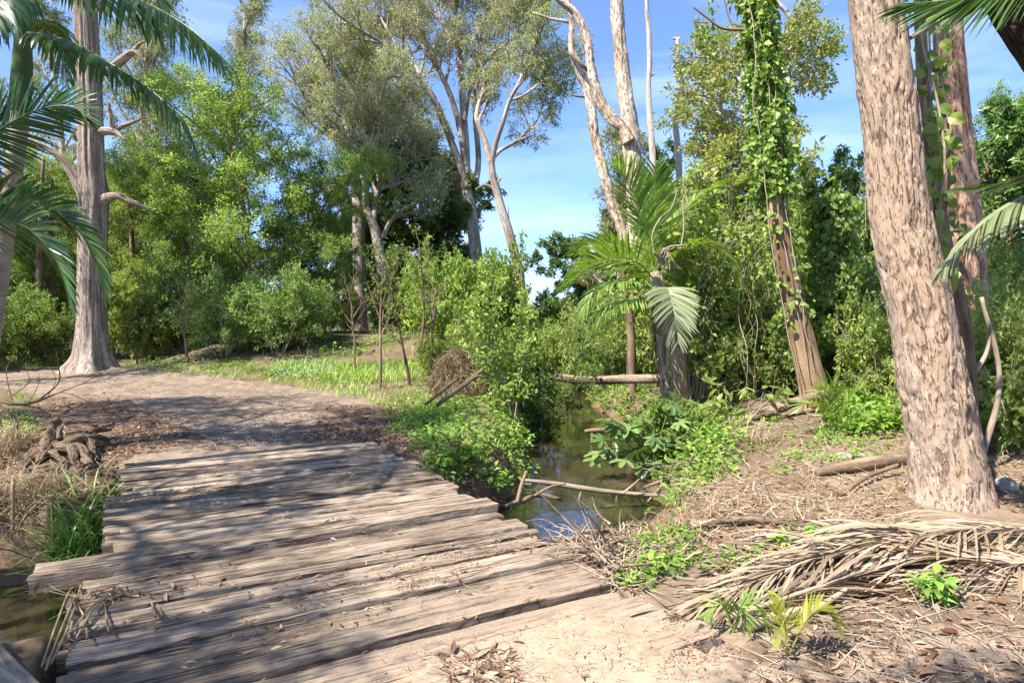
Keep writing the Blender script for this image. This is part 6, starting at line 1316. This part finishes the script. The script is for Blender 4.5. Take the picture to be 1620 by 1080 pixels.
        p, r = pxlimb(pts, 8.6); q = smooth_path(np.c_[p, r], 20); b.tube(q[:, :3], q[:, 3]*.48, 6, lambda bk, t: .004*(fbm(bk*30, 2, 3)-.5), cap=False)
    o = b.build('dead_branch', M['bark_brown'], loc=c0); tag(o, 'dark dead branch with bare twigs reaching over the track edge at the left', 'branch')
    for px, py, h, lab in ((22, 905, .42, 'thin upright stake in the bank at the left edge'),):
        b0 = G(px, py); b = MB(); b.tube(smooth_path([b0-[0, 0, .05], b0+[.01, 0, h*.6], b0+[.0, .02, h]], 10), .016, 8); o = b.build('stake', M['straw'], loc=b0); tag(o, lab, 'stake')
    b0 = G(20, 882); b = MB(); q = smooth_path(np.array([np.r_[G(x, y)+[0, 0, .06], r] for x, y, r in ((18, 872, .014), (55, 872, .02), (68, 866, .026), (90, 876, .024), (118, 884, .016))]), 26); b.tube(q[:, :3], q[:, 3], 9, nz3((9, 9, 3), .012, 2)); o = b.build('fallen_branch', M['bark_twig'], loc=b0); tag(o, 'crooked pale stick lying below the sedge', 'branch')
    # old post at the lower left corner
    a, c = P(-60, 985, 3.2), P(40, 1082, 2.85); a[2] -= .03; c[2] -= .05; b = MB(); T = nrm((c-a)[None])[0]; S = nrm(np.cross(T, [0, 0, 1.])[None])[0]; Nn = np.cross(S, T); n = 40; prof = np.array([(-1, -1), (-1, .86), (-.86, 1), (.86, 1), (1, .86), (1, -1)])*np.array([.055, .035]); t = np.linspace(0, 1, n)
    g = fbm(np.c_[np.repeat(t*3, 6), np.tile(np.arange(6)*.7, n)], 4, 3).reshape(n, 6)-.5; v = a+(c-a)*t[:, None, None]+prof[None, :, :1]*S+prof[None, :, 1:]*Nn+.022*g[..., None]*Nn+.018*g[..., None]*S; L = np.linalg.norm(c-a)
    bkc = np.stack([np.repeat(t[:, None]*L, 6, 1), np.tile(prof[:, 0], (n, 1)), np.tile(prof[:, 1], (n, 1))], -1); i_ = np.arange(n-1)[:, None]*6; j_ = np.arange(6)[None]; f = np.stack([i_+j_, i_+(j_+1) % 6, i_+6+(j_+1) % 6, i_+6+j_], -1).reshape(-1, 4)
    b.add(v.reshape(-1, 3), np.array([(0, 1, 2), (0, 2, 3), (0, 3, 4), (0, 4, 5)])[:, ::-1].tolist()+(np.array([(0, 1, 2), (0, 2, 3), (0, 3, 4), (0, 4, 5)])+(n-1)*6).tolist(), f, .15, bkc.reshape(-1, 3)); o = b.build('timber_beam', M['wood'], loc=c); tag(o, 'squared grey timber end poking in at the lower left corner', 'timber', kind='thing')
    # stones
    for px, py, s, lab in ((1335, 725, (.11, .08, .055), 'smooth grey stone among weeds left of the thick trunk'), (1368, 724, (.09, .06, .04), 'flat brown stone next to the smooth grey one'), (1590, 775, (.11, .09, .09), 'pale rounded stone right of the thick trunk')):
        b0 = G(px, py); n, m = 20, 14; th = np.linspace(0, 2*PI, n, endpoint=False); ph = np.linspace(.05, PI-.05, m); o = np.stack([np.sin(ph)[:, None]*np.cos(th), np.sin(ph)[:, None]*np.sin(th), np.repeat(np.cos(ph)[:, None], n, 1)], -1).reshape(-1, 3)
        v = b0+o*np.array(s)*(.8+.45*fbm(o*1.7+px, 3, 5)[:, None])+[0, 0, s[2]*.4]; i = np.arange(m-1)[:, None]*n; j = np.arange(n)[None]; f = np.stack([i+j, i+n+j, i+n+(j+1) % n, i+(j+1) % n], -1).reshape(-1, 4); b = MB(); b.add(v, None, f, smooth=True); t = b.build('stone', M['stone'], loc=b0); tag(t, lab, 'stone')
    # hanging lianas on the right
    for k, (px, Y, top, lab) in enumerate(((1112, 12.4, 330, 'lianas dangling right of the shaggy palm stem'), (1195, 11.6, 330, 'lianas dangling left of the vine covered trunk'), (1150, 13.4, 300, 'lianas hanging midway between the palm and the vine covered trunk'), (1395, 12.6, 300, 'lianas hanging left of the thick trunk'))):
        b = MB(); b0 = at(px, Y)
        for j in range(6):
            x = px+rg.normal(0, 16); pts = [P(x+rg.normal(0, 9), y, Y+rg.normal(0, .18)) for y in np.linspace(top+rg.uniform(-40, 80), 600, 7)]+[at(x, Y)]; b.tube(smooth_path(pts, 40), .0045*rg.uniform(.5, 1.7), 5, cap=False)
        o = b.build('hanging_vine', M['bark_twig'], loc=b0); tag(o, lab, 'vine')
    # slim understorey stems
    for px, top, Y, r, lab in ((1000, 380, 15, 9, 'brown curved stem standing between the log and the creek palm'), (1116, 330, 13, 7, 'slim straight stem right of the shaggy palm'), (1105, 300, 14.5, 7, 'thin tall stem behind the shaggy palm'), (60, 250, 25, 7, 'slanting thin stem in the shade left of the grey trunk'), (92, 260, 26, 6, 'thin stem close to the grey trunk in the shade'), (212, 260, 26, 6, 'thin pale stem behind the yellow shrubs'), (298, 230, 25, 6, 'thin brown stem left of the tallest bright tree'), (1548, 470, 6.9, 6, 'forked pale sapling stem right of the thick trunk')):
        b0 = at(px, Y); top_ = P(px-22 if px == 1000 else px+rg.uniform(-14, 14), top, Y); m = (b0+top_)/2+np.array([.12, 0, 0])*(1 if px == 1000 else rg.normal()); q = smooth_path([b0-[0, 0, .1], m, top_], 30); b = MB(); b.tube(q, np.linspace(r, r*.35, 30)*Y/FPX, 10, nz3((9, 9, 2), .03, px))
        if px == 1548:
            for pts in ([(1540, 600), (1532, 560), (1520, 530), (1500, 478)], [(1541, 590), (1560, 560), (1568, 520)]): b.tube(smooth_path([P(x, y, Y) for x, y in pts], 14), np.linspace(.03, .012, 14), 7)
        o = b.build('bare_sapling', M['bark_twig'] if px == 1548 else M['bark_brown'], loc=b0); tag(o, lab, 'sapling')
logs()

# trees that stand outside the frame and throw the dappled shade
def shade_trees():
    g = 'trees outside the frame'
    a = broad_tree('forest_tree', 'open crowned tree out of view to the left that shades the bridge', 'tree', (-7.2, 1.6, Hs(-7.2, 1.6)), 9, .12, 91, M['leaf_gum'], M['bark_gum'], per=11, ln=.13, wd=.042, sp=dict(EUC, n=(13, 6, 6), t0=(.35, .4, .3)), group=g, hang=.5, off=.17, sc=.60)
    for x, y, s, rz, lab in ((-11.5, 7.5, 1.15, 1.2, 'open crowned tree out of view left of the low palm'), (-11.5, -2.5, 1.0, 4.0, 'open crowned tree out of view behind the viewer on the left'), (-2.9, -1.7, .95, 2.2, 'open crowned tree out of view straight behind the viewer'), (-6.4, -1.0, .95, 1.9, 'open crowned tree out of view close behind the viewer on the left'), (-17, 15, 1.3, 5.2, 'open crowned tree out of view where the track bends left'), (-10.2, 6.6, 1.3, 3.5, 'open crowned tree out of view between the low palm and the creek')):
        clone(a, (x, y, Hs(x, y)), rz, s, lab, None, g)
shade_trees()

# ================================================================== light, sky, camera
SUN_EL, SUN_DIR = 52.0, nrm(np.array([-.78, -.62]))      # towards the sun: left and slightly behind the viewer
def light():
    w = bpy.data.worlds.new('World'); SC.world = w; w.use_nodes = True; t = w.node_tree; t.nodes.clear()
    sky = t.nodes.new('ShaderNodeTexSky'); sky.sky_type = 'NISHITA'; sky.sun_disc = False; sky.sun_elevation = math.radians(SUN_EL)
    sky.sun_rotation = math.atan2(SUN_DIR[0], SUN_DIR[1]); sky.air_density = .72; sky.dust_density = .1; sky.ozone_density = 4.5
    tc = t.nodes.new('ShaderNodeTexCoord'); mp = t.nodes.new('ShaderNodeMapping'); mp.inputs['Scale'].default_value = (1.1, 1.1, 5.5)
    nz = t.nodes.new('ShaderNodeTexNoise'); nz.inputs['Scale'].default_value = 2.1; nz.inputs['Detail'].default_value = 7; nz.inputs['Roughness'].default_value = .55; nz.inputs['Distortion'].default_value = .4
    rp = t.nodes.new('ShaderNodeValToRGB'); rp.color_ramp.elements[0].position = .46; rp.color_ramp.elements[0].color = (0, 0, 0, 1); rp.color_ramp.elements[1].position = .80; rp.color_ramp.elements[1].color = (.5, .5, .5, 1)
    mx = t.nodes.new('ShaderNodeMix'); mx.data_type = 'RGBA'; mx.inputs[7].default_value = (4.0, 4.6, 5.8, 1)
    bg = t.nodes.new('ShaderNodeBackground'); bg.inputs[1].default_value = .11; out = t.nodes.new('ShaderNodeOutputWorld'); L = t.links.new
    L(tc.outputs['Generated'], mp.inputs[0]); L(mp.outputs[0], nz.inputs[0]); L(nz.outputs[0], rp.inputs[0]); L(rp.outputs[0], mx.inputs[0]); sp = t.nodes.new('ShaderNodeSeparateXYZ'); L(tc.outputs['Generated'], sp.inputs[0]); gr = t.nodes.new('ShaderNodeValToRGB'); e = gr.color_ramp.elements; e[0].position = .0; e[0].color = (.68, .73, .97, 1); e[1].position = .5; e[1].color = (1, 1, 1, 1); L(sp.outputs[2], gr.inputs[0]); gm = t.nodes.new('ShaderNodeMix'); gm.data_type = 'RGBA'; gm.blend_type = 'MULTIPLY'; gm.inputs[0].default_value = 1; L(sky.outputs[0], gm.inputs[6]); L(gr.outputs[0], gm.inputs[7]); L(gm.outputs[2], mx.inputs[6]); L(mx.outputs[2], bg.inputs[0]); L(bg.outputs[0], out.inputs[0])
    s = bpy.data.lights.new('sun', 'SUN'); s.energy = 3.9; s.angle = math.radians(.53); s.color = (1, .94, .84); o = bpy.data.objects.new('sun', s); COL.objects.link(o)
    d = np.r_[SUN_DIR*math.cos(math.radians(SUN_EL)), math.sin(math.radians(SUN_EL))]; o.rotation_euler = Vector(d).to_track_quat('Z', 'Y').to_euler(); o.location = (0, 0, 40)
    c = bpy.data.cameras.new('camera'); c.sensor_width = 36; c.lens = FPX/1620*36; c.clip_start = .05; c.clip_end = 3000; o = bpy.data.objects.new('camera', c); COL.objects.link(o)
    o.location = (0, 0, CAMZ); o.rotation_euler = (PI/2-PITCH, 0, 0); SC.camera = o
    v = SC.view_settings; v.view_transform = 'Standard'; v.look = 'None'; v.exposure = EXPOSURE; v.gamma = 1.0; SC.display_settings.display_device = 'sRGB'
    cy = SC.cycles; cy.max_bounces = 8; cy.diffuse_bounces = 4; cy.glossy_bounces = 3; cy.transmission_bounces = 6; cy.transparent_max_bounces = 8; cy.caustics_reflective = False; cy.caustics_refractive = False
    cy.sample_clamp_indirect = 8.0
EXPOSURE = 1.66
light()
